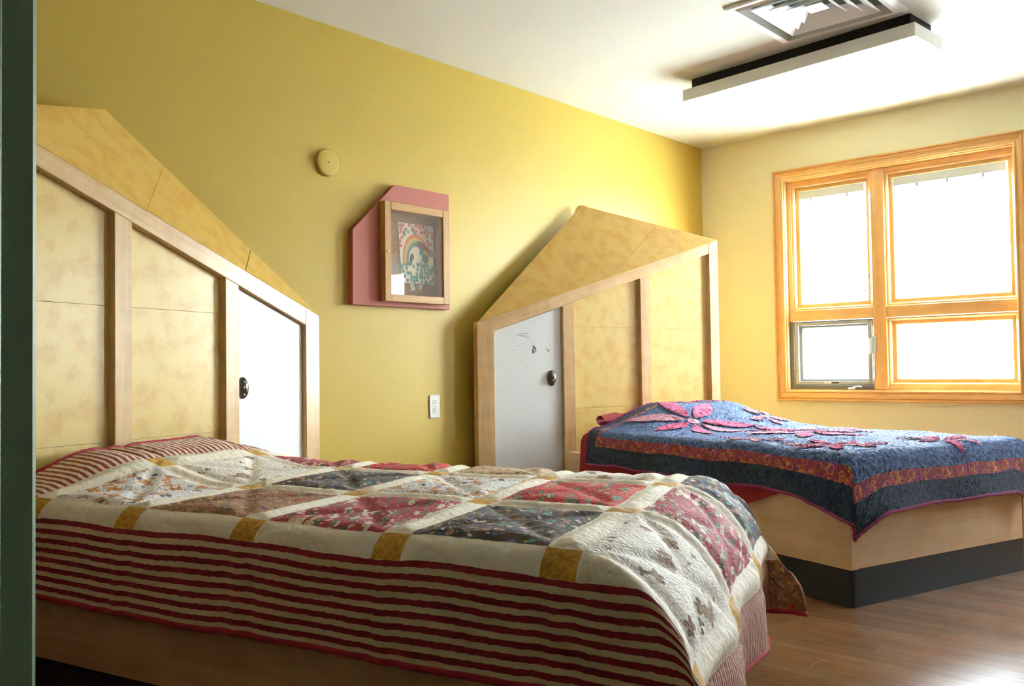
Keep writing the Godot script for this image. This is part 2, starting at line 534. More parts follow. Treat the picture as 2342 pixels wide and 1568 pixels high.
func painting_tex() -> ImageTexture:
	# a child's finger painting: rainbow arch, red dots above, green dots below
	var w := 232
	var h := 296
	var r := RandomNumberGenerator.new()
	r.seed = 5
	var im := Image.create(w, h, false, Image.FORMAT_RGB8)
	im.fill(rgb(232, 226, 196))
	for gy in 6:
		for gx in 9:
			var x := (gx + 0.5 + r.randf_range(-0.35, 0.35)) * w / 9.0
			var y := 12.0 + (gy + r.randf_range(-0.3, 0.3)) * 21.0
			if (absf(x - 112.0) < 40.0 + y * 0.5 and y > 44.0) or r.randf() < 0.25:
				continue
			blob(im, x, y, r.randf_range(8, 11), r.randf_range(9, 12), r.randf(), rgb(204, 84, 76).lightened(r.randf() * 0.25), 0.0)
	for k in 9:
		blob(im, r.randf_range(30, 120), r.randf_range(24, 70), r.randf_range(7, 13), r.randf_range(6, 9), r.randf(), rgb(84, 132, 120), 0.0)
	var bands := [rgb(212, 92, 52), rgb(222, 138, 62), rgb(226, 196, 88), rgb(152, 182, 92), rgb(100, 130, 124), rgb(120, 108, 124)]
	for y in range(40, 210):
		for x in w:
			var dx := (x - 112.0) / 96.0
			var dy := (y - 200.0) / 152.0
			var d := sqrt(dx * dx + dy * dy)
			if d < 1.0 and d > 0.58 and dx < 0.86 - 0.2 * dy:
				im.set_pixel(x, y, bands[int((1.0 - d) / 0.42 * 5.99)].lightened(r.randf() * 0.12))
	for q in [[150, 100, 30, 15, 0.35], [188, 118, 26, 12, 0.5], [165, 108, 30, 12, 0.4]]:
		blob(im, q[0], q[1], q[2], q[3], q[4], rgb(150, 36, 44), 0.0)
	for q in [[176, 168, 24, 20, 0.2], [126, 92, 20, 9, -0.4], [150, 130, 10, 22, 0.3]]:
		blob(im, q[0], q[1], q[2], q[3], q[4], rgb(52, 120, 84), 0.0)
	blob(im, 80, 176, 15, 30, 0.25, rgb(44, 40, 40), 0.0)
	blob(im, 96, 196, 15, 24, 0.2, rgb(230, 224, 198), 0.0)
	for gy in 5:
		for gx in 9:
			if r.randf() < 0.12:
				continue
			blob(im, (gx + 0.5 + r.randf_range(-0.3, 0.3)) * w / 9.0, 206.0 + (gy + r.randf_range(-0.25, 0.25)) * 19.0, r.randf_range(8, 11), r.randf_range(9, 12), r.randf(), rgb(84, 152, 144).darkened(r.randf() * 0.2), 0.0)
	for y in range(180, 280):
		blob(im, 148 + sin(y * 0.06) * 4, y, 4, 4, 0, rgb(78, 146, 130), 0.0)
	return tex(im)

# ---------------------------------------------------------------- scene
func _ready() -> void:
	rng.seed = 20
	# camera
	var cam := Camera3D.new()
	cam.name = "camera"
	cam.keep_aspect = Camera3D.KEEP_HEIGHT
	cam.fov = 42.2008
	cam.near = 0.05
	cam.far = 200.0
	add_child(cam)
	cam.transform = Transform3D(Basis(Vector3(0.676145, -0.013989, 0.736636), Vector3(-0.012066, 0.999475, 0.030056), Vector3(-0.73667, -0.029211, 0.675621)), Vector3(-5.619167, 0.87, 3.2798))
	cam.current = true
	# sky
	var sm := ProceduralSkyMaterial.new()
	sm.sky_top_color = Color(0.88, 0.95, 1.0)
	sm.sky_horizon_color = Color(0.96, 1.0, 0.98)
	sm.ground_bottom_color = Color(0.80, 0.80, 0.78)
	sm.ground_horizon_color = Color(0.96, 0.97, 0.96)
	sm.sky_curve = 0.2
	sm.sun_angle_max = 1.0
	sm.energy_multiplier = 1.0
	var sky := Sky.new()
	sky.sky_material = sm
	var env := Environment.new()
	env.background_mode = Environment.BG_SKY
	env.sky = sky
	env.background_energy_multiplier = 9.5
	env.ambient_light_source = Environment.AMBIENT_SOURCE_DISABLED
	env.tonemap_mode = Environment.TONE_MAPPER_LINEAR
	env.tonemap_exposure = 8.6
	env.sdfgi_enabled = true
	env.ssao_enabled = true
	env.ssil_enabled = true
	var we := WorldEnvironment.new()
	we.name = "world_environment"
	we.environment = env
	add_child(we)
	# sun: stands behind the building, lights the ground outside the windows and enters no window
	var sun := DirectionalLight3D.new()
	sun.name = "sun"
	sun.light_energy = 2.5
	sun.light_color = Color(1.0, 0.99, 0.95)
	sun.light_angular_distance = 0.6
	sun.shadow_enabled = true
	sun.sky_mode = DirectionalLight3D.SKY_MODE_LIGHT_ONLY
	add_child(sun)
	sun.look_at_from_position(Vector3.ZERO, Vector3(0.45, -0.85, 0.28))

	materials()
	room()
	window_unit("window_1", 0.0, 0.0)
	window_unit("window_2", 2.78, 0.125, true)
	wardrobes()
	beds()
	ceiling_things()
	wall_things()

# ---------------------------------------------------------------- the room
func room() -> void:
	# floor: sub-floor slab and planks running away from the yellow wall
	var fl := structure("floor")
	part(fl, "subfloor", from_to(Vector3(-5.35, -0.12, -0.15), Vector3(0.16, -0.0135, 5.15)), M.soot)
	var lens := [0.72, 0.96, 1.2, 1.44]
	var pm := []
	for l in lens:
		var v := []
		for k in 4:
			v.append(box_mesh(Vector3(0, -0.0065, l * 0.5), Vector3(0.0821, 0.013, l - 0.0002), 0.0003, Basis(), 2))
		pm.append(v)
	var x := -5.2 + 0.0413
	while x < 0.02:
		var z := -rng.randf() * 0.9 - 0.1
		while z < 5.0:
			var k := rng.randi() % 4
			var o := part(fl, "plank", pm[k][rng.randi() % 4], M.planks[rng.randi() % 5])
			o.position = Vector3(x, 0, z)
			z += lens[k]
		x += 0.0825
	var st := new_st()
	box(st, Vector3(-6.3, -0.06, 2.6), Vector3(1.9, 0.12, 4.2))
	struct_mesh("floor_hall", st.commit(), M.planks[3])
	# ceiling slab with the duct opening of the vent; it covers the hall too
	st = new_st()
	var y0 := CEIL
	var y1 := CEIL + 0.22
	var vx0 := -2.125
	var vx1 := -1.60
	var vz0 := 1.41
	var vz1 := 1.935
	for r in [[-7.4, vx0, -0.15, 5.15], [vx1, 0.16, -0.15, 5.15], [vx0, vx1, -0.15, vz0], [vx0, vx1, vz1, 5.15]]:
		box(st, Vector3((r[0] + r[1]) * 0.5, (y0 + y1) * 0.5, (r[2] + r[3]) * 0.5), Vector3(r[1] - r[0], y1 - y0, r[3] - r[2]))
	struct_mesh("ceiling", st.commit(), M.ceiling)
	# walls
	struct_mesh("wall_back", from_to(Vector3(-5.35, -0.12, -0.15), Vector3(0.0, CEIL, 0.0)), M.yellow)
	st = new_st()
	var cuts := [[0.60, 2.02], [3.38, 4.002]]
	var zs := -0.15
	for c in cuts:
		box(st, Vector3(0.08, CEIL * 0.5 - 0.06, (zs + c[0]) * 0.5), Vector3(0.16, CEIL + 0.12, c[0] - zs))
		box(st, Vector3(0.08, 0.2825, (c[0] + c[1]) * 0.5), Vector3(0.16, 0.805, c[1] - c[0]))
		box(st, Vector3(0.08, (2.12 + CEIL) * 0.5, (c[0] + c[1]) * 0.5), Vector3(0.16, CEIL - 2.12, c[1] - c[0]))
		zs = c[1]
	box(st, Vector3(0.08, CEIL * 0.5 - 0.06, (zs + 5.15) * 0.5), Vector3(0.16, CEIL + 0.12, 5.15 - zs))
	struct_mesh("wall_right", st.commit(), M.cream)
	struct_mesh("wall_front", from_to(Vector3(-5.35, -0.12, 5.0), Vector3(0.0, CEIL, 5.15)), M.beige)
	st = new_st()
	var dz0 := 2.05
	var dz1 := 3.42
	box(st, Vector3(-5.275, CEIL * 0.5 - 0.06, dz0 * 0.5), Vector3(0.15, CEIL + 0.12, dz0))
	box(st, Vector3(-5.275, CEIL * 0.5 - 0.06, (dz1 + 5.0) * 0.5), Vector3(0.15, CEIL + 0.12, 5.0 - dz1))
	box(st, Vector3(-5.275, (2.12 + CEIL) * 0.5, (dz0 + dz1) * 0.5), Vector3(0.15, CEIL - 2.12, dz1 - dz0))
	struct_mesh("wall_left", st.commit(), M.beige)
	# hall behind the doorway
	struct_mesh("wall_hall_back", from_to(Vector3(-7.25, 0, 0.5), Vector3(-5.35, CEIL, 0.6)), M.green)
	struct_mesh("wall_hall_front", from_to(Vector3(-7.25, 0, 4.6), Vector3(-5.35, CEIL, 4.7)), M.green)
	struct_mesh("wall_hall_left", from_to(Vector3(-7.35, -0.12, 0.5), Vector3(-7.25, CEIL, 4.7)), M.green)
	# green door frame
	var tr := structure("trim_1", Vector3(-5.275, 0, 2.7))
	var dx := 5.275
	part(tr, "jamb", from_to(Vector3(-5.37 + dx, 0, dz0 - 2.7), Vector3(-5.201 + dx, 2.12, 2.09 - 2.7), 0.006, 1), M.green)
	part(tr, "door_stop", from_to(Vector3(-5.30 + dx, 0, 2.09 - 2.7), Vector3(-5.246 + dx, 2.08, 2.102 - 2.7), 0.002, 1), M.green)
	part(tr, "jamb", from_to(Vector3(-5.37 + dx, 0, 3.38 - 2.7), Vector3(-5.201 + dx, 2.12, dz1 - 2.7), 0.006, 1), M.green)
	part(tr, "head_jamb", from_to(Vector3(-5.37 + dx, 2.08, 2.09 - 2.7), Vector3(-5.201 + dx, 2.12, 3.38 - 2.7), 0.004, 2), M.green)
	# baseboards
	struct_mesh("baseboard_right", from_to(Vector3(-0.014, 0, 0.014), Vector3(0, 0.1, 5.0), 0.004, 2), M.cream)
	struct_mesh("baseboard_back", from_to(Vector3(-5.2, 0, 0), Vector3(0, 0.1, 0.014), 0.004, 0), M.cream)
	# bright paving outside
	struct_mesh("ground", from_to(Vector3(-30, -0.5, -40), Vector3(60, -0.3, 50)), M.outside)

func window_unit(called: String, dz: float, blind_drop: float, narrow := false) -> void:
	var far := 1.205 if narrow else 2.003
	var w := structure(called, Vector3(0, 0, dz))
	var casing := [Vector2(0.0, 0.002), Vector2(0.0, -0.010), Vector2(0.003, -0.013), Vector2(0.010, -0.014), Vector2(0.013, -0.010), Vector2(0.016, -0.006), Vector2(0.022, -0.006), Vector2(0.036, -0.012), Vector2(0.040, -0.017), Vector2(0.046, -0.019), Vector2(0.050, -0.016), Vector2(0.052, -0.013), Vector2(0.055, -0.013), Vector2(0.057, -0.022), Vector2(0.063, -0.024), Vector2(0.0685, -0.020), Vector2(0.0685, 0.0)]
	for k in 4:
		var st := new_st()
		moulding(st, 0.617, far, 0.702, 2.106, casing, k)
		part(w, "casing_board", st.commit(), M.pine)
	# jamb boards lining the opening
	part(w, "jamb_board", from_to(Vector3(0.002, 0.687, 0.601), Vector3(0.158, 2.118, 0.622), 0.001, 1), M.pine)
	part(w, "jamb_board", from_to(Vector3(0.002, 0.687, far - 0.005), Vector3(0.158, 2.118, far + 0.016), 0.001, 1), M.pine)
	part(w, "jamb_board", from_to(Vector3(0.002, 2.100, 0.622), Vector3(0.158, 2.118, far - 0.005), 0.001, 2), M.pine)
	part(w, "jamb_board", from_to(Vector3(0.002, 0.687, 0.622), Vector3(0.158, 0.707, far - 0.005), 0.001, 2), M.pine)
	# frame members
	if not narrow:
		part(w, "mullion", from_to(Vector3(0.036, 0.707, 1.178), Vector3(0.13, 2.100, 1.264), 0.004, 1), M.pine)
	part(w, "transom", from_to(Vector3(0.040, 1.158, 0.622), Vector3(0.13, 1.232, 1.178), 0.004, 2), M.pine)
	if not narrow:
		part(w, "transom", from_to(Vector3(0.040, 1.158, 1.264), Vector3(0.13, 1.232, 1.998), 0.004, 2), M.pine)
	# stops round the four lights, sashes and panes
	var zz := [[0.695, 1.133], [1.309, 1.950]]
	var yy := [[0.778, 1.112], [1.277, 2.030]]
	var sash := [Vector2(0.0, 0.100), Vector2(0.0, 0.088), Vector2(0.005, 0.082), Vector2(0.026, 0.080), Vector2(0.027, 0.068), Vector2(0.030, 0.056), Vector2(0.036, 0.050), Vector2(0.044, 0.048), Vector2(0.045, 0.044), Vector2(0.050, 0.0435), Vector2(0.074, 0.0435)]
	var columns := 1 if narrow else 2
	for a in columns:
		for b in 2:
			var z0: float = zz[a][0]
			var z1: float = zz[a][1]
			var q0: float = yy[b][0]
			var q1: float = yy[b][1]
			var st := new_st()
			for k in 4:
				moulding(st, z0, z1, q0, q1, sash.slice(0, 11 if (k == 3 and a == 0) or (k == 1 and (a == 1 or narrow)) or (k == 0 and b == 0) or (k == 2 and b == 1) else 9), k)
			var s := part(w, "sash", st.commit(), M.grey_sash if a == 0 and b == 0 else M.pine)
			part(s, "pane", from_to(Vector3(0.092, q0 - 0.006, z0 - 0.006), Vector3(0.096, q1 + 0.006, z1 + 0.006)), M.glass)
	# insect screen in the small lower light
	var scr := Node3D.new()
	scr.name = "insect_screen"
	w.add_child(scr)
	var fz0 := 0.664
	var fz1 := 1.166
	var fy0 := 0.742
	var fy1 := 1.148
	part(scr, "screen_bar", from_to(Vector3(0.028, fy0, fz0), Vector3(0.044, fy1, fz0 + 0.024), 0.002, 1), M.grey_metal)
	part(scr, "screen_bar", from_to(Vector3(0.028, fy0, fz1 - 0.020), Vector3(0.044, fy1, fz1), 0.002, 1), M.grey_metal)
	part(scr, "screen_bar", from_to(Vector3(0.028, fy0, fz0 + 0.020), Vector3(0.044, fy0 + 0.020, fz1 - 0.020), 0.002, 2), M.grey_metal)
	part(scr, "screen_bar", from_to(Vector3(0.028, fy1 - 0.020, fz0 + 0.020), Vector3(0.044, fy1, fz1 - 0.020), 0.002, 2), M.grey_metal)
	part(scr, "label_strip", from_to(Vector3(0.0272, fy0 + 0.005, 0.86), Vector3(0.028, fy0 + 0.015, 0.905)), M.white)
	part(scr, "label_strip", from_to(Vector3(0.0272, fy0 + 0.006, 0.908), Vector3(0.028, fy0 + 0.014, 0.955)), M.black)
	part(scr, "screen_clip", from_to(Vector3(0.020, fy1 - 0.024, 0.85), Vector3(0.030, fy1 - 0.008, 0.866), 0.002), M.grey_metal)
	part(scr, "screen_clip", tube_mesh([Vector3(0.024, 0.90, 0.690), Vector3(0.020, 0.875, 0.700), Vector3(0.022, 0.855, 0.676), Vector3(0.024, 0.84, 0.665)], 0.0025, 6), M.grey_metal)
	part(scr, "screen_clip", tube_mesh([Vector3(0.024, 0.81, 0.690), Vector3(0.020, 0.832, 0.700), Vector3(0.022, 0.846, 0.672)], 0.0025, 6), M.grey_metal)
	# crank handle and sash lock
	var ck := part(w, "crank_handle", from_to(Vector3(0.004, 0.709, 1.02), Vector3(0.034, 0.722, 1.06), 0.004), M.slat)
	part(ck, "crank_arm", tube_mesh([Vector3(0.012, 0.723, 1.05), Vector3(0.008, 0.730, 1.085), Vector3(0.010, 0.726, 1.11)], 0.004, 8), M.slat)
	var lk := part(w, "sash_lock", from_to(Vector3(0.022, 0.935, 1.172), Vector3(0.040, 1.045, 1.198), 0.005), M.slat)
	part(lk, "lock_lever", from_to(Vector3(0.010, 0.935, 1.158), Vector3(0.024, 1.035, 1.170), 0.003), M.slat)
	if narrow:
		zz = [[0.695, 1.133]]
	for q in [] if narrow else [[0.078, 1.97, 1.945, 0.012, 0.02], [0.075, 1.41, 1.945, 0.01, 0.014], [0.075, 1.445, 1.945, 0.006, 0.006], [0.075, 0.86, 1.945, 0.01, 0.012], [0.075, 1.335, 1.128, 0.01, 0.014], [0.075, 1.40, 1.128, 0.006, 0.006]]:
		part(w, "keeper", from_to(Vector3(q[0] - 0.006, q[1], q[2] - q[3]), Vector3(q[0] + 0.004, q[1] + q[4], q[2]), 0.001), M.slat)
	# blinds drawn up under the head of the two upper lights
	for a in columns:
		var z0: float = zz[a][0]
		var z1: float = zz[a][1]
		var where: String = "narrow" if a == 0 else "wide"
		var t := thing("window_blind", "raised pale grey blind at top of %s upper light of window beside wardrobe" % where if dz == 0.0 else "pale grey blind partly lowered in the narrow single-column window", "blind", Vector3(0.075, 2.03, dz + (z0 + z1) * 0.5))
		var hl := (z1 - z0) * 0.5 - 0.003
		part(t, "headrail", from_to(Vector3(-0.011, -0.052, -hl), Vector3(0.011, -0.001, hl), 0.002, 2), M.slat)
		var n := 3 + int(blind_drop / 0.0135)
		for k in n:
			var yk := -0.056 - k * (0.0035 if blind_drop == 0.0 else 0.0135)
			var tilt := Basis(Vector3(0, 0, 1), 0.0 if blind_drop == 0.0 else 1.3)
			part(t, "slat", box_mesh(Vector3(0, yk, 0), Vector3(0.016, 0.0012, hl * 2.0), 0.0, tilt, 2), M.slat)
		for f in ([-0.62, 0.5] if a == 0 else [-0.55, 0.0, 0.62]):
			part(t, "clip", from_to(Vector3(-0.010, -0.076, f * hl - 0.005), Vector3(0.008, -0.052, f * hl + 0.005), 0.001), M.grey_metal)

# ---------------------------------------------------------------- the house-fronted wardrobes
func wardrobes() -> void:
	var a := deg_to_rad(17.0)
	# beside the window: low end at the middle of the wall
	wardrobe(Vector3(-2.413, 0, 0.10), Vector3(cos(a), 0, sin(a)), Vector3(-sin(a), 0, cos(a)),
		[0.0, 0.099, 0.527, 0.601, 1.057, 1.13, 1.586, 1.657], 1.109, 0.315, 1.0362, 0.3208, Vector3(0.8815, 1.830, -0.3166), [[0.86, 0.55]], true, 0.459, 0.818,
		"maple house-shaped wardrobe with scuffed white door behind the blue quilted bed")
	# beside the doorway: mirrored
	wardrobe(Vector3(-3.352, 0, 0.07), Vector3(-cos(a), 0, sin(a)), Vector3(sin(a), 0, cos(a)),
		[0.0, 0.090, 0.488, 0.560, 0.989, 1.06, 1.49, 1.56], 1.112, 0.337, 1.0375, 0.343, Vector3(0.8537, 1.831, -0.292), [[0.454, 0.36], [0.93, 0.76]], false, 0.452, 0.811,
		"maple house-shaped wardrobe with clean white door behind the patchwork quilted bed")

func wardrobe(at: Vector3, es: Vector3, en: Vector3, s: Array, t0: float, ts: float, b0: float, bs: float, apex: Vector3, seams: Array, scuffed: bool, hs: float, hy: float, label: String) -> void:
	var root := thing("house_wardrobe", label, "wardrobe", at, "house-shaped wardrobes against the yellow wall")
	var F := [es, en]
	var top := func(x: float) -> float: return t0 + ts * x
	var bot := func(x: float) -> float: return b0 + bs * x
	var dn := Vector2(0, 1)
	var along := Vector2(1, ts).normalized()
	# posts and sloping top rail
	part(root, "post", prism_mesh(F, [Vector2(s[0], 0), Vector2(s[1], 0), Vector2(s[1], top.call(s[1])), Vector2(s[0], top.call(s[0]))], -0.042, 0.0, 0.002, dn), M.maple)
	part(root, "post", prism_mesh(F, [Vector2(s[6], 0), Vector2(s[7], 0), Vector2(s[7], top.call(s[7])), Vector2(s[6], top.call(s[6]))], -0.042, 0.0, 0.002, dn), M.maple)
	for k in [2, 4]:
		part(root, "post", prism_mesh(F, [Vector2(s[k], 0), Vector2(s[k + 1], 0), Vector2(s[k + 1], bot.call(s[k + 1])), Vector2(s[k], bot.call(s[k]))], -0.042, -0.0005, 0.002, dn), M.maple)
	part(root, "top_rail", prism_mesh(F, [Vector2(s[1], bot.call(s[1])), Vector2(s[6], bot.call(s[6])), Vector2(s[6], top.call(s[6])), Vector2(s[1], top.call(s[1]))], -0.042, -0.0003, 0.002, along), M.maple)
	# infill panels in three heights
	for k in [3, 5]:
		var x0: float = s[k] - 0.006
		var x1: float = s[k + 1] + 0.006
		part(root, "panel", prism_mesh(F, [Vector2(x0, 0.02), Vector2(x1, 0.02), Vector2(x1, 0.6511), Vector2(x0, 0.6511)], -0.040, -0.028, 0.0005, dn), M.panel)
		part(root, "panel", prism_mesh(F, [Vector2(x0, 0.6518), Vector2(x1, 0.6518), Vector2(x1, 1.0941), Vector2(x0, 1.0941)], -0.040, -0.028, 0.0005, dn), M.panel)
		part(root, "panel", prism_mesh(F, [Vector2(x0, 1.0948), Vector2(x1, 1.0948), Vector2(x1, bot.call(x1) + 0.004), Vector2(x0, bot.call(x0) + 0.004)], -0.040, -0.028, 0.0008, dn), M.panel)
	# white door with its pull
	var dm: Material
	if scuffed:
		dm = mat(Color.WHITE, 0.3, door_tex(), Vector3(1.0 / 0.43, 1.0 / 1.2, 1))
	else:
		dm = M.white
	var d0: float = s[1] + 0.004
	var d1: float = s[2] - 0.004
	var st := new_st()
	prism(st, F, [Vector2(d0, 0.03), Vector2(d1, 0.03), Vector2(d1, bot.call(d1) - 0.004), Vector2(d0, bot.call(d0) - 0.004)], -0.038, -0.020, 0.0015, Vector2(1, 0), Vector2(-s[1], 0))
	var door := part(root, "door", st.commit(), dm)
	var hc := es * hs + UPV * hy + en * -0.020
	var sgn := 1.0
	var dome := grid_mesh(20, 12, func(u: float, v: float):
		var th := (u - 0.5) * PI
		var ph := v * PI
		var w := sin(ph)
		var p := Vector3(sin(th) * w * 0.026, -cos(ph) * 0.043, cos(th) * w * 0.024)
		return [hc + es * p.x * sgn + UPV * p.y + en * p.z, Vector2(u, v)])
	var hd := part(door, "door_pull", dome, M.pewter)
	hd.set_meta("label", "domed pewter pull with pale studs")
	# studs sit in the same pull, as raised pale dots
	var stud := new_st()
	for q in [[0.008, 0.024], [-0.006, 0.013], [0.012, 0.003], [-0.005, -0.011], [0.008, -0.025]]:
		var wv := sqrt(maxf(0.0, 1.0 - pow(q[1] / 0.043, 2)))
		var zz := 0.024 * sqrt(maxf(0.0, wv * wv - pow(q[0] / 0.026, 2)))
		var c: Vector3 = hc + es * q[0] + UPV * q[1] + en * (zz + 0.0006)
		var up2 := UPV
		for k in 8:
			var t1 := k * TAU / 8.0
			var t2 := (k + 1) * TAU / 8.0
			face(stud, [c + en * 0.0012, c + (es * cos(t1) + up2 * sin(t1)) * 0.0036, c + (es * cos(t2) + up2 * sin(t2)) * 0.0036], en, [Vector2.ZERO, Vector2.ZERO, Vector2.ZERO])
	part(door, "pull_studs", stud.commit(), M.stud)
	# leaning roof of plywood pieces from the front up to the wall
	var L := UPV * float(top.call(0.0))
	var H := es * float(s[7]) + UPV * float(top.call(s[7]))
	var A := es * apex.x + UPV * apex.y + en * apex.z
	var onb := func(x: float) -> Vector3: return es * x + UPV * float(top.call(x))
	var g := es * 0.0016
	if scuffed:
		var B: Vector3 = onb.call(seams[0][0])
		var T := A.lerp(H, seams[0][1])
		part(root, "roof_board", slab_mesh([L, B - g * 0.5, T - g * 0.5, A], en, 0.018), M.roof)
		part(root, "roof_board", slab_mesh([B + g * 0.5, H, T + g * 0.5], en, 0.018), M.roof)
	else:
		var B1: Vector3 = onb.call(seams[0][0])
		var B2: Vector3 = onb.call(seams[1][0])
		var T1 := L.lerp(A, seams[0][1])
		var T2 := L.lerp(A, seams[1][1])
		part(root, "roof_board", slab_mesh([L, B1 - g * 2.0, T1 - g * 2.0], en, 0.018), M.roof)
		part(root, "roof_board", slab_mesh([B1 + g, B2 - g * 0.4, T2 - g * 0.4, T1 + g], en, 0.018), M.roof)
		part(root, "roof_board", slab_mesh([B2 + g * 0.4, H, A, T2 + g * 0.4], en, 0.018), M.roof)
	# closed far end: side board back to the wall and the small back roof
	var foot := es * float(s[7]) - en * 0.043
	var back := Vector3(foot.x, 0, 0.004 - at.z)
	var sy: float = top.call(s[7]) - 0.02
	var side := slab_mesh([foot, back, back + UPV * (sy - 0.06), foot + UPV * sy], es, 0.018)
	part(root, "side_board", side, M.roof)
	part(root, "roof_board", slab_mesh([H - UPV * 0.02 - en * 0.03, back + UPV * (sy - 0.05), Vector3(A.x, A.y - 0.06, 0.006 - at.z)], UPV, 0.012), M.roof)

# ---------------------------------------------------------------- beds, mattresses, quilts
# how far a cloth that runs e past the start of an edge of radius r gets sideways and down; it hangs at angle th
func over(e: float, r: float, th: float) -> Vector2:
	if e <= 0.0:
		return Vector2.ZERO
	var a := minf(e, r * th)
	var rest := e - a
	return Vector2(r * sin(a / r) + rest * cos(th), r * (1.0 - cos(a / r)) + rest * sin(th))

func sstep(a: float, b: float, x: float) -> float:
	var t := clampf((x - a) / (b - a), 0.0, 1.0)
	return t * t * (3.0 - 2.0 * t)

var es1: Vector3
var en1: Vector3
var es2: Vector3
var en2: Vector3
var lump: FastNoiseLite
var fine: FastNoiseLite

# frame of bed 1 (X to the left from the low end of its wardrobe, Z out from it) -> metres
func skew1(x: float, z: float) -> Vector3:
	var xx := x + 0.064 * (z - 0.4) * (x - 0.3) / 1.2
	var zz := z + 0.09 * (x - 1.11) * z / 1.95
	return es1 * xx + en1 * zz

func pillow1(x: float, z: float) -> float:
	var fz := sstep(0.52, 0.05, z) * sstep(-0.15, 0.05, z)
	var fx := sstep(0.36, 0.76, x) * sstep(1.56, 1.16, x)
	return 0.090 * fz * fx

func quilt1(x: float, z: float) -> Vector3:
	var el := x - 1.485
	var er := 0.50 - x
	var ho := Vector2.ZERO
	var bx := clampf(x, 0.50, 1.485)
	if el > 0.0:
		ho = over(el, 0.08, 1.5)
		bx += ho.x
	elif er > 0.0:
		ho = over(er, 0.08, 1.5)
		bx -= ho.x
	var ef := z - 1.76
	var fo := over(minf(ef, 0.35), 0.24, 1.17)
	fo.y += maxf(0.0, ef - 0.35)
	var bz := minf(z, 1.76) + fo.x
	bz += 0.022 * sstep(0.08, 0.40, fo.y) * sin(x * 13.5 - 2.04) + 0.085 * sstep(0.42, 0.22, x) * sstep(0.16, 0.36, fo.y)
	bx += 0.004 * sstep(0.05, 0.20, ho.y) * sin(z * 9.0 + 1.0) * (1.0 if el > 0.0 else -1.0)
	var d := pow(pow(ho.y, 9.0) + pow(fo.y, 9.0), 1.0 / 9.0)
	var y := 0.545 - d + pillow1(bx, bz) * (1.0 - sstep(0.0, 0.16, d)) + lump.get_noise_2d(x * 1.0, z * 1.0) * 0.007
	var p := skew1(bx, bz)
	p.y = y
	return p

func pillow2(x: float, z: float) -> float:
	var fz := sstep(0.80, 0.34, z) * sstep(-0.12, 0.22, z)
	var fx := sstep(0.48, 0.92, x) * sstep(1.72, 1.34, x)
	return 0.122 * fz * fx

func quilt2(x: float, z: float) -> Vector3:
	var el := 0.525 - x
	var er := x - 1.55
	var ho := Vector2.ZERO
	var bx := clampf(x, 0.525, 1.55)
	if el > 0.0:
		ho = over(el, 0.05, 1.52)
		bx -= ho.x
	elif er > 0.0:
		ho = over(er, 0.05, 1.52)
		bx += ho.x
	var fo := over(z - 1.82, 0.06, 1.45)
	var bz := minf(z, 1.82) + fo.x
	bz += 0.012 * sstep(0.06, 0.20, fo.y) * sin(x * 10.0 + 1.5)
	bx -= 0.010 * sstep(0.05, 0.16, ho.y) * sin(z * 8.0) * (1.0 if el > 0.0 else -1.0)
	var d := pow(pow(ho.y, 6.0) + pow(fo.y, 6.0), 1.0 / 6.0)
	var c1 := clampf(ho.y / 0.165, 0.0, 1.0) * sstep(1.56, 1.97, z)
	var c2 := clampf(fo.y / 0.19, 0.0, 1.0) * (sstep(0.66, 0.42, x) + sstep(1.42, 1.66, x))
	d += 0.085 * maxf(c1, c2)
	var y := 0.552 - d + pillow2(bx, bz) * (1.0 - sstep(0.0, 0.14, d)) + lump.get_noise_2d(x * 1.3 + 7.0, z * 1.3) * 0.008
	var p := es2 * bx + en2 * bz
	p.y = y
	return p

# quilting: cloth stands up between its seams
func puff1(x: float, z: float) -> float:
	var cols := [1.51, 1.145, 1.075, 0.71, 0.64, 0.295]
	var rows := [0.215, 0.285, 0.58, 0.65, 0.965, 1.035, 1.35, 1.42, 1.72, 1.79, 2.07, 2.14]
	var d := 0.05
	for c in cols:
		d = minf(d, absf(x - c))
	for r in rows:
		d = minf(d, absf(z - r))
	# diagonal seams through the crossings
	var u := (x - 1.11) / 0.435
	var v := (z - 0.615) / 0.385
	var d1 := u - v
	var d2 := u + v
	if x < 1.58 and x > 0.22 and z > 0.2 and z < 2.17:
		d = minf(d, absf(d1 - round(d1)) * 0.29)
		d = minf(d, absf(d2 - round(d2)) * 0.29)
	return 0.008 * (1.0 - exp(-pow(d / 0.022, 2.0))) + fine.get_noise_2d(x * 90.0, z * 30.0) * 0.0016

func puff2(x: float, z: float) -> float:
	return 0.003 + fine.get_noise_2d(x * 85.0, z * 45.0) * 0.0046

func surf(which: int, x: float, z: float) -> Vector3:
	var e := 0.004
	var p: Vector3
	var a: Vector3
	var b: Vector3
	if which == 1:
		p = quilt1(x, z)
		a = quilt1(x + e, z) - p
		b = quilt1(x, z + e) - p
	else:
		p = quilt2(x, z)
		a = quilt2(x + e, z) - p
		b = quilt2(x, z + e) - p
	var n := a.cross(b)
	if which == 2:
		n = -n
	n = n.normalized()
	return p + n * (puff1(x, z) if which == 1 else puff2(x, z))

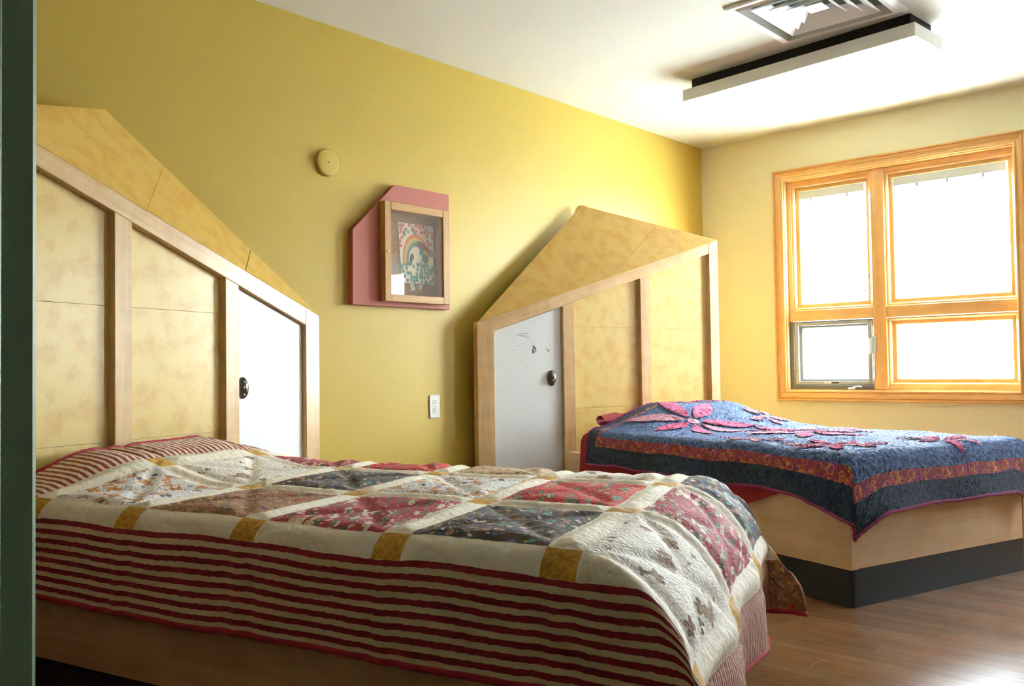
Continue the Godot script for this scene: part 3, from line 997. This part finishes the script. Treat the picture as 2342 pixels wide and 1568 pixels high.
func patch(which: int, x0: float, x1: float, z0: float, z1: float, step: float, lift := 0.0) -> ArrayMesh:
	var nu := maxi(2, int(ceil(absf(x1 - x0) / step)))
	var nv := maxi(2, int(ceil(absf(z1 - z0) / step)))
	var pos := PackedVector3Array()
	var nor := PackedVector3Array()
	var uvs := PackedVector2Array()
	# one ring more on every side, so that normals run on over the seams
	var w := nu + 3
	var g := PackedVector3Array()
	for j in range(-1, nv + 2):
		for i in range(-1, nu + 2):
			g.append(surf(which, lerpf(x0, x1, float(i) / nu), lerpf(z0, z1, float(j) / nv)))
	for j in nv + 1:
		for i in nu + 1:
			var k := (j + 1) * w + i + 1
			var n := (g[k + 1] - g[k - 1]).cross(g[k + w] - g[k - w]).normalized()
			if which == 2:
				n = -n
			pos.append(g[k] + n * lift)
			nor.append(n)
			uvs.append(Vector2(lerpf(x0, x1, float(i) / nu), lerpf(z0, z1, float(j) / nv)))
	var idx := PackedInt32Array()
	var ww := nu + 1
	for j in nv:
		for i in nu:
			var a := j * ww + i
			if which == 1:
				idx.append_array([a, a + ww, a + 1, a + 1, a + ww, a + ww + 1])
			else:
				idx.append_array([a, a + 1, a + ww, a + 1, a + ww + 1, a + ww])
	var ar := []
	ar.resize(Mesh.ARRAY_MAX)
	ar[Mesh.ARRAY_VERTEX] = pos
	ar[Mesh.ARRAY_NORMAL] = nor
	ar[Mesh.ARRAY_TEX_UV] = uvs
	ar[Mesh.ARRAY_INDEX] = idx
	var am := ArrayMesh.new()
	am.add_surface_from_arrays(Mesh.PRIMITIVE_TRIANGLES, ar)
	return am

func edge_pts(which: int, x0: float, z0: float, x1: float, z1: float, n: int) -> Array:
	var out := []
	for k in n + 1:
		var t := float(k) / n
		out.append(surf(which, lerpf(x0, x1, t), lerpf(z0, z1, t)))
	return out

# a leaf-shaped piece sewn on quilt 2, from (x, z) outwards
func petal(parent: Node, x: float, z: float, ang: float, inner: float, length: float, width: float, pale: bool) -> void:
	var d := Vector2(cos(ang), sin(ang))
	var q := d.orthogonal()
	var m := grid_mesh(10, 36, func(u: float, v: float):
		var hw := width * 0.5 * pow(sin(PI * clampf(v * 0.98 + 0.01, 0, 1)), 0.85)
		var p := Vector2(x, z) + d * (inner + v * length) + q * ((u - 0.5) * 2.0 * hw)
		var s := surf(2, p.x, p.y)
		var s2 := quilt2(p.x, p.y)
		var n := (s - s2)
		n = n.normalized() if n.length() > 1e-5 else UPV
		return [s + n * 0.006, p])
	var o := part(parent, "petal", m, M.petal_pale if pale else M.petal)
	o.set_meta("label", "pale pink leaf-shaped petal" if pale else "bright pink leaf-shaped petal")

func beds() -> void:
	var a := deg_to_rad(17.0)
	es2 = Vector3(cos(a), 0, sin(a))
	en2 = Vector3(-sin(a), 0, cos(a))
	es1 = Vector3(-cos(a), 0, sin(a))
	en1 = Vector3(sin(a), 0, cos(a))
	var o1 := Vector3(-3.352, 0, 0.07)
	var o2 := Vector3(-2.413, 0, 0.10)
	lump = FastNoiseLite.new()
	lump.seed = 4
	lump.frequency = 2.4
	lump.fractal_octaves = 2
	fine = FastNoiseLite.new()
	fine.seed = 9
	fine.frequency = 1.0
	fine.fractal_octaves = 2

	# --- bed frame under the patchwork quilt
	var b1 := thing("platform_bed", "maple platform bed on black plinth under the striped patchwork quilt", "bed", o1, "platform beds")
	frame_beam(b1, "side_rail", skew1(1.522, 0.02), skew1(1.522, 1.87), 0.04, 0.136, 0.42, M.bedwood)
	frame_beam(b1, "side_rail", skew1(0.485, 0.02), skew1(0.485, 1.87), 0.04, 0.136, 0.42, M.bedwood)
	frame_beam(b1, "foot_rail", skew1(1.500, 1.85), skew1(0.507, 1.85), 0.04, 0.136, 0.42, M.bedwood)
	part(b1, "platform", slab_mesh([skew1(1.500, 0.02) + UPV * 0.30, skew1(0.507, 0.02) + UPV * 0.30, skew1(0.507, 1.83) + UPV * 0.30, skew1(1.500, 1.83) + UPV * 0.30], UPV, 0.02), M.bedwood)
	plinth(b1, [skew1(0.49, 0.03), skew1(0.49, 1.84), skew1(1.53, 1.84), skew1(1.53, 0.03)])
	# --- bed frame under the blue quilt
	var b2 := thing("platform_bed", "maple platform bed on black plinth under the dark blue flowered quilt", "bed", o2, "platform beds")
	frame_beam(b2, "side_rail", es2 * 0.547 + en2 * 0.02, es2 * 0.525 + en2 * 1.845, 0.04, 0.136, 0.425, M.bedwood)
	frame_beam(b2, "side_rail", es2 * 1.60 + en2 * 0.02, es2 * 1.60 + en2 * 1.845, 0.04, 0.136, 0.425, M.bedwood)
	frame_beam(b2, "foot_rail", es2 * 0.547 + en2 * 1.822, es2 * 1.579 + en2 * 1.822, 0.04, 0.1365, 0.425, M.bedwood)
	part(b2, "platform", slab_mesh([es2 * 0.57 + en2 * 0.02 + UPV * 0.30, es2 * 1.58 + en2 * 0.02 + UPV * 0.30, es2 * 1.58 + en2 * 1.80 + UPV * 0.30, es2 * 0.55 + en2 * 1.80 + UPV * 0.30], UPV, 0.02), M.bedwood)
	plinth(b2, [es2 * 0.535 + en2 * 0.03, es2 * 0.512 + en2 * 1.838, es2 * 1.612 + en2 * 1.834, es2 * 1.612 + en2 * 0.03])

	# --- mattresses
	var m1 := thing("mattress", "white mattress hidden under the patchwork quilt", "mattress", o1 + UPV * 0.30, "mattresses on the platform beds")
	part(m1, "cover", soft_box(es1 * 1.02 + en1 * 1.0 + UPV * 0.1165, es1, en1, 0.44, 0.115, 0.80, 0.05), M.mattress)
	var m2 := thing("mattress", "white mattress under the red sheet and blue quilt", "mattress", o2 + UPV * 0.30, "mattresses on the platform beds")
	part(m2, "cover", soft_box(es2 * 1.06 + en2 * 0.99 + UPV * 0.1165, es2, en2, 0.485, 0.115, 0.78, 0.05), M.mattress)
	# --- red sheet hanging over the rail below the blue quilt
	var rs := thing("bed_sheet", "dark red sheet hanging below the blue flowered quilt", "sheet", o2)
	part(rs, "cloth", grid_mesh(60, 60, func(u: float, v: float):
		var x := lerpf(0.31, 1.66, u)
		var z := lerpf(0.185, 1.62, v)
		var e := 0.545 - x
		var er := x - 1.53
		var ho := Vector2.ZERO
		var bx := clampf(x, 0.545, 1.53)
		if e > 0.0:
			ho = over(e, 0.045, 1.5)
			bx -= ho.x
		elif er > 0.0:
			ho = over(er, 0.045, 1.5)
			bx += ho.x
		var hang := ho.y * (1.12 - 0.5 * sstep(1.25, 1.62, z) + 0.06 * sin(z * 5.0)) if e > 0.0 else ho.y * 0.8
		bx += 0.004 * sin(z * 22.0) * sstep(0.05, 0.2, ho.y)
		return [es2 * bx + en2 * z + UPV * (0.533 - hang), Vector2(x, z)]), M.sheet)
	part(rs, "tucked_end", grid_mesh(40, 6, func(u: float, v: float):
		var x := lerpf(0.50, 1.575, u)
		var k := sstep(0.0, 0.06, minf(x - 0.50, 1.575 - x))
		return [es2 * x + en2 * (0.185 + 0.012 * sin(v * PI)) + UPV * lerpf(0.488 + 0.045 * k, 0.31, v), Vector2(x, v * 0.2)]), M.sheet)
	# --- pillow that peeps out at the head of the blue bed
	var pw := thing("pillow", "red pillow peeping out from under the blue quilt", "pillow", o2 + UPV * 0.533)
	part(pw, "cushion", grid_mesh(36, 18, func(u: float, v: float):
		var th := u * TAU
		var ph := (v - 0.5) * PI
		var cx: float = sign(cos(th)) * pow(absf(cos(th)), 0.5) * pow(cos(ph), 0.5)
		var cz: float = sign(sin(th)) * pow(absf(sin(th)), 0.5) * pow(cos(ph), 0.5)
		return [es2 * (1.09 + cx * 0.43) + en2 * (0.25 + cz * 0.15) + UPV * (0.056 + 0.046 * sin(ph)), Vector2(u, v)], true), M.sheet)
	part(pw, "pillowcase_end", grid_mesh(28, 6, func(u: float, v: float):
		var ang := u * TAU
		var g := lerpf(0.80, 1.0, v)
		var lens: float = sign(sin(ang)) * pow(absf(sin(ang)), 1.4)
		return [es2 * (0.605 + 0.10 * v - 0.022 * cos(ang) * (1.0 - v)) + en2 * (0.215 + cos(ang) * 0.085 * g) + UPV * (0.062 + lens * 0.034 * lerpf(0.75, 1.15, v)), Vector2(u, v)], true), M.sheet)


	patchwork(o1)
	flower_quilt(o2)

func frame_beam(parent: Node, called: String, a: Vector3, b: Vector3, wide: float, y0: float, y1: float, m: Material) -> void:
	var d := b - a
	var L := d.length()
	var bz := d.normalized()
	var bx := UPV.cross(bz)
	part(parent, called, box_mesh((a + b) * 0.5 + UPV * (y0 + y1) * 0.5, Vector3(wide, y1 - y0, L), 0.002, Basis(bx, UPV, bz), 2), m)

# black plinth with rounded corners round four corner points
func plinth(parent: Node, c: Array) -> void:
	var r := 0.022
	var loop := []
	var mid: Vector3 = (c[0] + c[1] + c[2] + c[3]) * 0.25
	for k in 4:
		var p: Vector3 = c[k]
		var d0: Vector3 = (c[(k + 3) % 4] - p).normalized()
		var d1: Vector3 = (c[(k + 1) % 4] - p).normalized()
		for q in 7:
			var t := q / 6.0
			var e0 := p + d0 * r
			var e1 := p + d1 * r
			loop.append(e0.lerp(p, t).lerp(p.lerp(e1, t), t))
	var n := loop.size()
	var st := new_st()
	for k in n:
		var a: Vector3 = loop[k]
		var b: Vector3 = loop[(k + 1) % n]
		var mm := (a + b) * 0.5 - mid
		face(st, [a, b, b + UPV * 0.136, a + UPV * 0.136], mm, [Vector2.ZERO, Vector2.ZERO, Vector2.ZERO, Vector2.ZERO])
	part(parent, "plinth", st.commit(), M.black)

func soft_box(c: Vector3, es: Vector3, en: Vector3, hx: float, hy: float, hz: float, r: float) -> ArrayMesh:
	return grid_mesh(48, 24, func(u: float, v: float):
		var th := u * TAU
		var ph := (v - 0.5) * PI
		var d := Vector3(cos(th) * cos(ph), sin(ph), sin(th) * cos(ph))
		var q := Vector3(sign(d.x) * pow(absf(d.x), 0.12), sign(d.y) * pow(absf(d.y), 0.12), sign(d.z) * pow(absf(d.z), 0.12))
		var p := Vector3(q.x * hx, q.y * hy, q.z * hz)
		return [c + es * p.x + UPV * p.y + en * p.z, Vector2(p.x, p.z)], true)

func patchwork(at: Vector3) -> void:
	var q := thing("patchwork_quilt", "patchwork quilt of printed squares with red striped border on bed by the doorway", "quilt", at)
	var hx := 0.035
	var cx := [1.5425, 1.11, 0.675, 0.26]
	var rz := [0.25, 0.615, 1.0, 1.385, 1.755, 2.105]
	var xs := []
	for c in cx:
		xs.append([c + (0.0325 if c == 1.5425 else hx), c - (0.0325 if c == 1.5425 else hx)])
	var step := 0.009
	var prints := [[M.p_white, M.p_line, M.p_crimson], [M.p_brown, M.p_dark, M.p_red], [M.p_crimson, M.p_white, M.p_beige], [M.p_dark, M.p_red, M.p_line], [M.p_line, M.p_crimson, M.p_dark]]
	for j in 6:
		for i in 4:
			# gold squares at the crossings
			part(q, "corner_square", patch(1, xs[i][0], xs[i][1], rz[j] - hx, rz[j] + hx, step), M.gold)
			if i < 3:
				part(q, "sashing_strip", patch(1, xs[i][1], xs[i + 1][0], rz[j] - hx, rz[j] + hx, step), M.sash)
			if j < 5:
				part(q, "sashing_strip", patch(1, xs[i][0], xs[i][1], rz[j] + hx, rz[j + 1] - hx, step), M.sash)
			if i < 3 and j < 5:
				part(q, "print_square", patch(1, xs[i][1], xs[i + 1][0], rz[j] + hx, rz[j + 1] - hx, step), prints[j][i])
	# striped borders; the one along the near side is pieced from two lengths
	var xl: float = xs[0][0]
	var xr: float = xs[3][1]
	var hem_l := 1.768
	var hem_r := 0.135
	var head := 0.035
	var foot := 2.290
	part(q, "striped_border", patch(1, hem_l, xl, 0.215, 0.965, step), M.stripe)
	part(q, "striped_border", patch(1, hem_l, xl, 0.965, 2.140, step), M.stripe)
	part(q, "striped_border", patch(1, hem_l, xr, head, 0.215, step), M.stripe)
	part(q, "striped_border", patch(1, hem_l, 0.40, 2.140, foot, step), M.stripe_fine)
	part(q, "brown_border", patch(1, 0.40, hem_r, 2.140, foot, step), M.p_brown)
	part(q, "brown_border", patch(1, xr, hem_r, head, 2.140, step), M.p_brown)
	part(q, "binding", tube_mesh(edge_pts(1, hem_l, head, hem_l, foot, 170), 0.007), M.rose)
	part(q, "binding", tube_mesh(edge_pts(1, hem_l, foot, hem_r, foot, 120), 0.007), M.rose)
	part(q, "binding", tube_mesh(edge_pts(1, hem_r, foot, hem_r, head, 150), 0.007), M.rose)
	part(q, "binding", tube_mesh(edge_pts(1, hem_r, head, hem_l, head, 120), 0.007), M.rose)

func flower_quilt(at: Vector3) -> void:
	var q := thing("flower_quilt", "dark blue quilt with pink flowers and maroon band on bed beside the window", "quilt", at)
	var hl := 0.333
	var hr := 1.742
	var head := 0.285
	var foot := 2.062
	var nb := 0.088
	var bw := 0.048
	var s := 0.011
	# navy outer border, batik band, field
	part(q, "navy_border", patch(2, hl, hl + nb, head, foot, s), M.navy)
	part(q, "navy_border", patch(2, hr - nb, hr, head, foot, s), M.navy)
	part(q, "navy_border", patch(2, hl + nb, hr - nb, foot - nb, foot, s), M.navy)
	part(q, "navy_border", patch(2, hl + nb, hr - nb, head, head + nb * 0.8, s), M.navy)
	var x0 := hl + nb
	var x1 := hr - nb
	var z0 := head + nb * 0.8
	var z1 := foot - nb
	part(q, "batik_band", patch(2, x0, x0 + bw, z0, z1, s), M.batik)
	part(q, "batik_band", patch(2, x1 - bw, x1, z0, z1, s), M.batik)
	part(q, "batik_band", patch(2, x0 + bw, x1 - bw, z1 - bw, z1, s), M.batik)
	part(q, "batik_band", patch(2, x0 + bw, x1 - bw, z0, z0 + 0.022, s), M.batik)
	part(q, "blue_field", patch(2, x0 + bw, x1 - bw, z0 + 0.022, z1 - bw, 0.007), M.field)
	for e in [[hl, head, hl, foot], [hl, foot, hr, foot], [hr, foot, hr, head], [hr, head, hl, head]]:
		part(q, "binding", tube_mesh(edge_pts(2, e[0], e[1], e[2], e[3], 150), 0.0065), M.purple)
	# flowers: [x, z, petal length, width, petals, turn]
	for f in [[0.88, 0.62, 0.30, 0.088, 7, 0.30], [1.16, 1.08, 0.32, 0.080, 8, 0.1], [0.64, 1.26, 0.14, 0.040, 6, 0.2], [0.70, 1.62, 0.20, 0.052, 7, 0.6], [1.20, 1.74, 0.15, 0.044, 6, 0.0], [1.40, 0.60, 0.13, 0.045, 5, 0.4]]:
		for k in int(f[4]):
			petal(q, f[0], f[1], f[5] + k * TAU / f[4], 0.45 * f[3], f[2] * (1.0 if k % 2 == 0 else 0.84), f[3], k % 3 == 1 or f[2] < 0.15)
		var heart := grid_mesh(14, 4, func(u: float, v: float):
			var t := u * TAU
			var x: float = f[0] + cos(t) * v * f[3] * 0.34
			var z: float = f[1] + sin(t) * v * f[3] * 0.34
			return [surf(2, x, z) + UPV * 0.004, Vector2(x, z)], true)
		part(q, "flower_centre", heart, M.petal_pale)

# ---------------------------------------------------------------- ceiling
func ceiling_things() -> void:
	# long light fitting hung just below the ceiling, switched off
	var p0 := Vector3(-1.433, 0, 0.731)
	var p1 := Vector3(-1.546, 0, 1.983)
	var ez := (p1 - p0).normalized()
	var ex := UPV.cross(ez)
	if ex.x < 0:
		ex = -ex
	var L := (p1 - p0).length()
	var c := (p0 + p1) * 0.5 + ex * 0.147
	var t := thing("ceiling_light", "long white ceiling light fitting with glossy diffuser beside the air vent", "light", Vector3(c.x, CEIL, c.z))
	var B := Basis(ex, UPV, ez)
	part(t, "mounting_box", box_mesh(Vector3(0, -0.03, 0), Vector3(0.22, 0.06, L - 0.07), 0.0, B), M.soot)
	# white rim of four sides
	part(t, "housing_side", box_mesh(ex * -0.1445 + UPV * -0.089, Vector3(0.005, 0.062, L), 0.001, B), M.plastic)
	part(t, "housing_side", box_mesh(ex * 0.1445 + UPV * -0.089, Vector3(0.005, 0.062, L), 0.001, B), M.plastic)
	part(t, "housing_end", box_mesh(ez * (L * 0.5 - 0.0025) + UPV * -0.089, Vector3(0.284, 0.062, 0.005), 0.001, B), M.plastic)
	part(t, "housing_end", box_mesh(ez * (-L * 0.5 + 0.0025) + UPV * -0.089, Vector3(0.284, 0.062, 0.005), 0.001, B), M.plastic)
	part(t, "housing_top", box_mesh(UPV * -0.0600, Vector3(0.284, 0.004, L - 0.010), 0.0, B), M.plastic)
	part(t, "diffuser", box_mesh(UPV * -0.1165, Vector3(0.284, 0.006, L - 0.010), 0.0, B), M.acrylic)

	# square air vent with nested louvres
	var v := thing("ceiling_vent", "square white ceiling air vent with nested louvres", "vent", Vector3(-1.8625, CEIL, 1.6725))
	var o := 0.292
	var inn := 0.245
	for k in 4:
		var st := new_st()
		var a := k * PI * 0.5
		var bb := Basis(UPV, a)
		# mitred flange with a raised inner lip
		var prof := [Vector2(o, -0.001), Vector2(o, -0.010), Vector2(o - 0.010, -0.014), Vector2(inn + 0.012, -0.012), Vector2(inn, -0.020), Vector2(inn - 0.004, 0.03)]
		for i in prof.size() - 1:
			var p: Vector2 = prof[i]
			var r: Vector2 = prof[i + 1]
			face(st, [bb * Vector3(-p.x, p.y, p.x), bb * Vector3(p.x, p.y, p.x), bb * Vector3(r.x, r.y, r.x), bb * Vector3(-r.x, r.y, r.x)], bb * (Vector3(0, -1, 0.2) if i < 4 else Vector3(0, 0, -1)), [Vector2.ZERO, Vector2.ZERO, Vector2.ZERO, Vector2.ZERO])
		part(v, "flange", st.commit(), M.vent)
	for ring in [[0.205, 0.150], [0.150, 0.100], [0.098, 0.052]]:
		for k in 4:
			var bb := Basis(UPV, k * PI * 0.5)
			var lo: float = ring[0]
			var hi: float = ring[1]
			var st := new_st()
			var zz := [Vector2.ZERO, Vector2.ZERO, Vector2.ZERO, Vector2.ZERO]
			var A := [bb * Vector3(-lo, -0.016, lo), bb * Vector3(lo, -0.016, lo), bb * Vector3(hi, 0.020, hi), bb * Vector3(-hi, 0.020, hi)]
			var Bq := []
			for p: Vector3 in A:
				Bq.append(p + UPV * 0.004)
			face(st, A, bb * Vector3(0, -0.5, 1), zz)
			face(st, Bq, bb * Vector3(0, 0.5, -1), zz)
			face(st, [A[0], A[1], Bq[1], Bq[0]], bb * Vector3(0, 0, 1), zz)
			part(v, "louvre", st.commit(), M.vent)
	part(v, "centre_plate", box_mesh(UPV * 0.0, Vector3(0.085, 0.004, 0.085), 0.001), M.vent)
	part(v, "screw", lathe_mesh([Vector2(0.0, -0.004), Vector2(0.004, -0.003), Vector2(0.005, -0.001)], UPV, Vector3(0, -0.001, 0), 10), M.grey_metal)
	# dark duct above
	var st2 := new_st()
	for k in 4:
		box(st2, Basis(UPV, k * PI * 0.5) * Vector3(0, 0.13, 0.2585), Vector3(0.5, 0.22, 0.006), 0.0, Basis(UPV, k * PI * 0.5))
	box(st2, Vector3(0, 0.245, 0), Vector3(0.53, 0.01, 0.53))
	part(v, "duct", st2.commit(), M.grey_metal)

# ---------------------------------------------------------------- things on the yellow wall
func wall_things() -> void:
	# two blank round covers painted like the wall
	for q in [[-3.259, 1.804, "round wall-coloured cover plate above the pink display case"], [-1.394, 1.788, "round wall-coloured cover plate half hidden behind wardrobe roof"]]:
		var t := thing("cover_plate", q[2], "cover plate", Vector3(q[0], q[1], 0))
		part(t, "disc", lathe_mesh([Vector2(0.060, 0.0), Vector2(0.060, 0.012), Vector2(0.0585, 0.016), Vector2(0.054, 0.0185), Vector2(0.030, 0.0195), Vector2(0.0, 0.0200)], Vector3(0, 0, 1), Vector3.ZERO, 48), M.yellow)
		part(t, "screw", lathe_mesh([Vector2(0.0032, 0.0195), Vector2(0.0028, 0.0208), Vector2(0.0, 0.0210)], Vector3(0, 0, 1), Vector3.ZERO, 12), M.dark)
	# wall outlet
	var o := thing("wall_outlet", "white double wall outlet on the yellow wall between the beds", "outlet", Vector3(-2.622, 0.689, 0))
	part(o, "plate", from_to(Vector3(-0.035, -0.0572, 0.0), Vector3(0.035, 0.0572, 0.0065), 0.003), M.plastic)
	for sy in [0.0195, -0.0195]:
		var r := part(o, "receptacle", lathe_mesh([Vector2(0.0168, 0.004), Vector2(0.0165, 0.0076), Vector2(0.0155, 0.0082), Vector2(0.0, 0.0083)], Vector3(0, 0, 1), Vector3(0, sy, 0), 28), M.plastic)
		part(r, "slot", from_to(Vector3(-0.0070, sy - 0.004, 0.0078), Vector3(-0.0052, sy + 0.004, 0.0088)), M.dark)
		part(r, "slot", from_to(Vector3(0.0052, sy - 0.004, 0.0078), Vector3(0.0070, sy + 0.004, 0.0088)), M.dark)
		part(r, "slot", lathe_mesh([Vector2(0.0024, 0.0075), Vector2(0.0022, 0.0088), Vector2(0.0, 0.0089)], Vector3(0, 0, 1), Vector3(0, sy + 0.0095, 0), 10), M.dark)
	part(o, "screw", lathe_mesh([Vector2(0.003, 0.006), Vector2(0.0026, 0.0075), Vector2(0.0, 0.0077)], Vector3(0, 0, 1), Vector3.ZERO, 10), M.grey_metal)
	# house-shaped display case: pink board, glazed wooden door
	var c := Vector3(-2.84, 1.17, 0)
	var d := thing("display_case", "house-shaped pink display case with glazed wooden door holding a child's painting", "display case", c)
	var F := [Vector3(1, 0, 0), Vector3(0, 0, 1)]
	var off := Vector2(-c.x, -c.y)
	# pink backboard, pieced round the glazed opening so that the case is hollow
	var P := [Vector2(-3.144, 1.174) + off, Vector2(-2.541, 1.172) + off, Vector2(-2.539, 1.753) + off, Vector2(-2.891, 1.754) + off, Vector2(-3.141, 1.514) + off]
	var hole := [-2.965 - c.x, -2.600 - c.x, 1.210 - c.y, 1.645 - c.y]
	var bst := new_st()
	prism(bst, F, [P[0], Vector2(hole[0], P[0].y - 0.0006), Vector2(hole[0], 1.683 - c.y), P[4]], 0.0, 0.035, 0.0)
	prism(bst, F, [Vector2(hole[0], P[0].y - 0.0006), Vector2(hole[1], P[1].y + 0.0002), Vector2(hole[1], hole[2]), Vector2(hole[0], hole[2])], 0.0, 0.035, 0.0)
	prism(bst, F, [Vector2(hole[1], P[1].y + 0.0002), P[1], P[2], Vector2(hole[1], P[2].y + 0.0002)], 0.0, 0.035, 0.0)
	prism(bst, F, [Vector2(hole[0], hole[3]), Vector2(hole[1], hole[3]), Vector2(hole[1], P[2].y + 0.0002), P[3], Vector2(hole[0], 1.683 - c.y)], 0.0, 0.035, 0.0)
	part(d, "backboard", bst.commit(), M.pink)
	part(d, "pinboard", from_to(Vector3(hole[0], hole[2], 0.001), Vector3(hole[1], hole[3], 0.006)), M.board)
	var ox0 := -2.984 - c.x
	var ox1 := -2.576 - c.x
	var oy0 := 1.193 - c.y
	var oy1 := 1.662 - c.y
	var ix0 := -2.946 - c.x
	var ix1 := -2.614 - c.x
	var iy0 := 1.228 - c.y
	var iy1 := 1.625 - c.y
	part(d, "frame_stile", from_to(Vector3(ox0, oy0, 0.0355), Vector3(ix0, oy1, 0.072), 0.002, 1), M.oak)
	part(d, "frame_stile", from_to(Vector3(ix1, oy0, 0.0355), Vector3(ox1, oy1, 0.072), 0.002, 1), M.oak)
	part(d, "frame_rail", from_to(Vector3(ix0, oy0, 0.0355), Vector3(ix1, iy0, 0.0715), 0.002, 0), M.oak)
	part(d, "frame_rail", from_to(Vector3(ix0, iy1, 0.0355), Vector3(ix1, oy1, 0.0715), 0.002, 0), M.oak)
	part(d, "glass_pane", from_to(Vector3(ix0, iy0, 0.062), Vector3(ix1, iy1, 0.065)), M.glass)
	part(d, "lock", lathe_mesh([Vector2(0.0065, 0.0), Vector2(0.0065, 0.003), Vector2(0.005, 0.0042), Vector2(0.0022, 0.0042), Vector2(0.002, 0.002), Vector2(0.0, 0.002)], Vector3(0, 0, 1), Vector3(-2.967 - c.x, 1.426 - c.y, 0.072), 18), M.brass)
	# the painting pinned inside, slightly curled
	var pt := thing("painting", "child's painting of a rainbow with red and green dots inside display case", "painting", Vector3(-2.728, 1.294, 0.0062))
	var pm := mat(Color.WHITE, 0.85, painting_tex())
	part(pt, "paper", grid_mesh(16, 16, func(u: float, v: float):
		var x := lerpf(-0.100 - 0.022 * v, 0.105, u) - 0.004 * sin(v * PI)
		return [Vector3(x, v * 0.29, 0.002 + 0.005 * pow(absf(u - 0.5) * 2.0, 2.0) * (1.0 - v)), Vector2(u, 1.0 - v)]), pm)
	part(pt, "tape", box_mesh(Vector3(-0.038, -0.012, 0.003), Vector3(0.026, 0.05, 0.0006), 0.0, Basis(Vector3(0, 0, 1), 0.35)), M.tape)
	part(pt, "tape", box_mesh(Vector3(0.018, -0.008, 0.003), Vector3(0.022, 0.04, 0.0006), 0.0, Basis(Vector3(0, 0, 1), -0.3)), M.tape)
	part(pt, "tape", box_mesh(Vector3(0.09, 0.15, 0.009), Vector3(0.05, 0.025, 0.0006), 0.0, Basis(Vector3(0, 0, 1), 0.1)), M.tape)
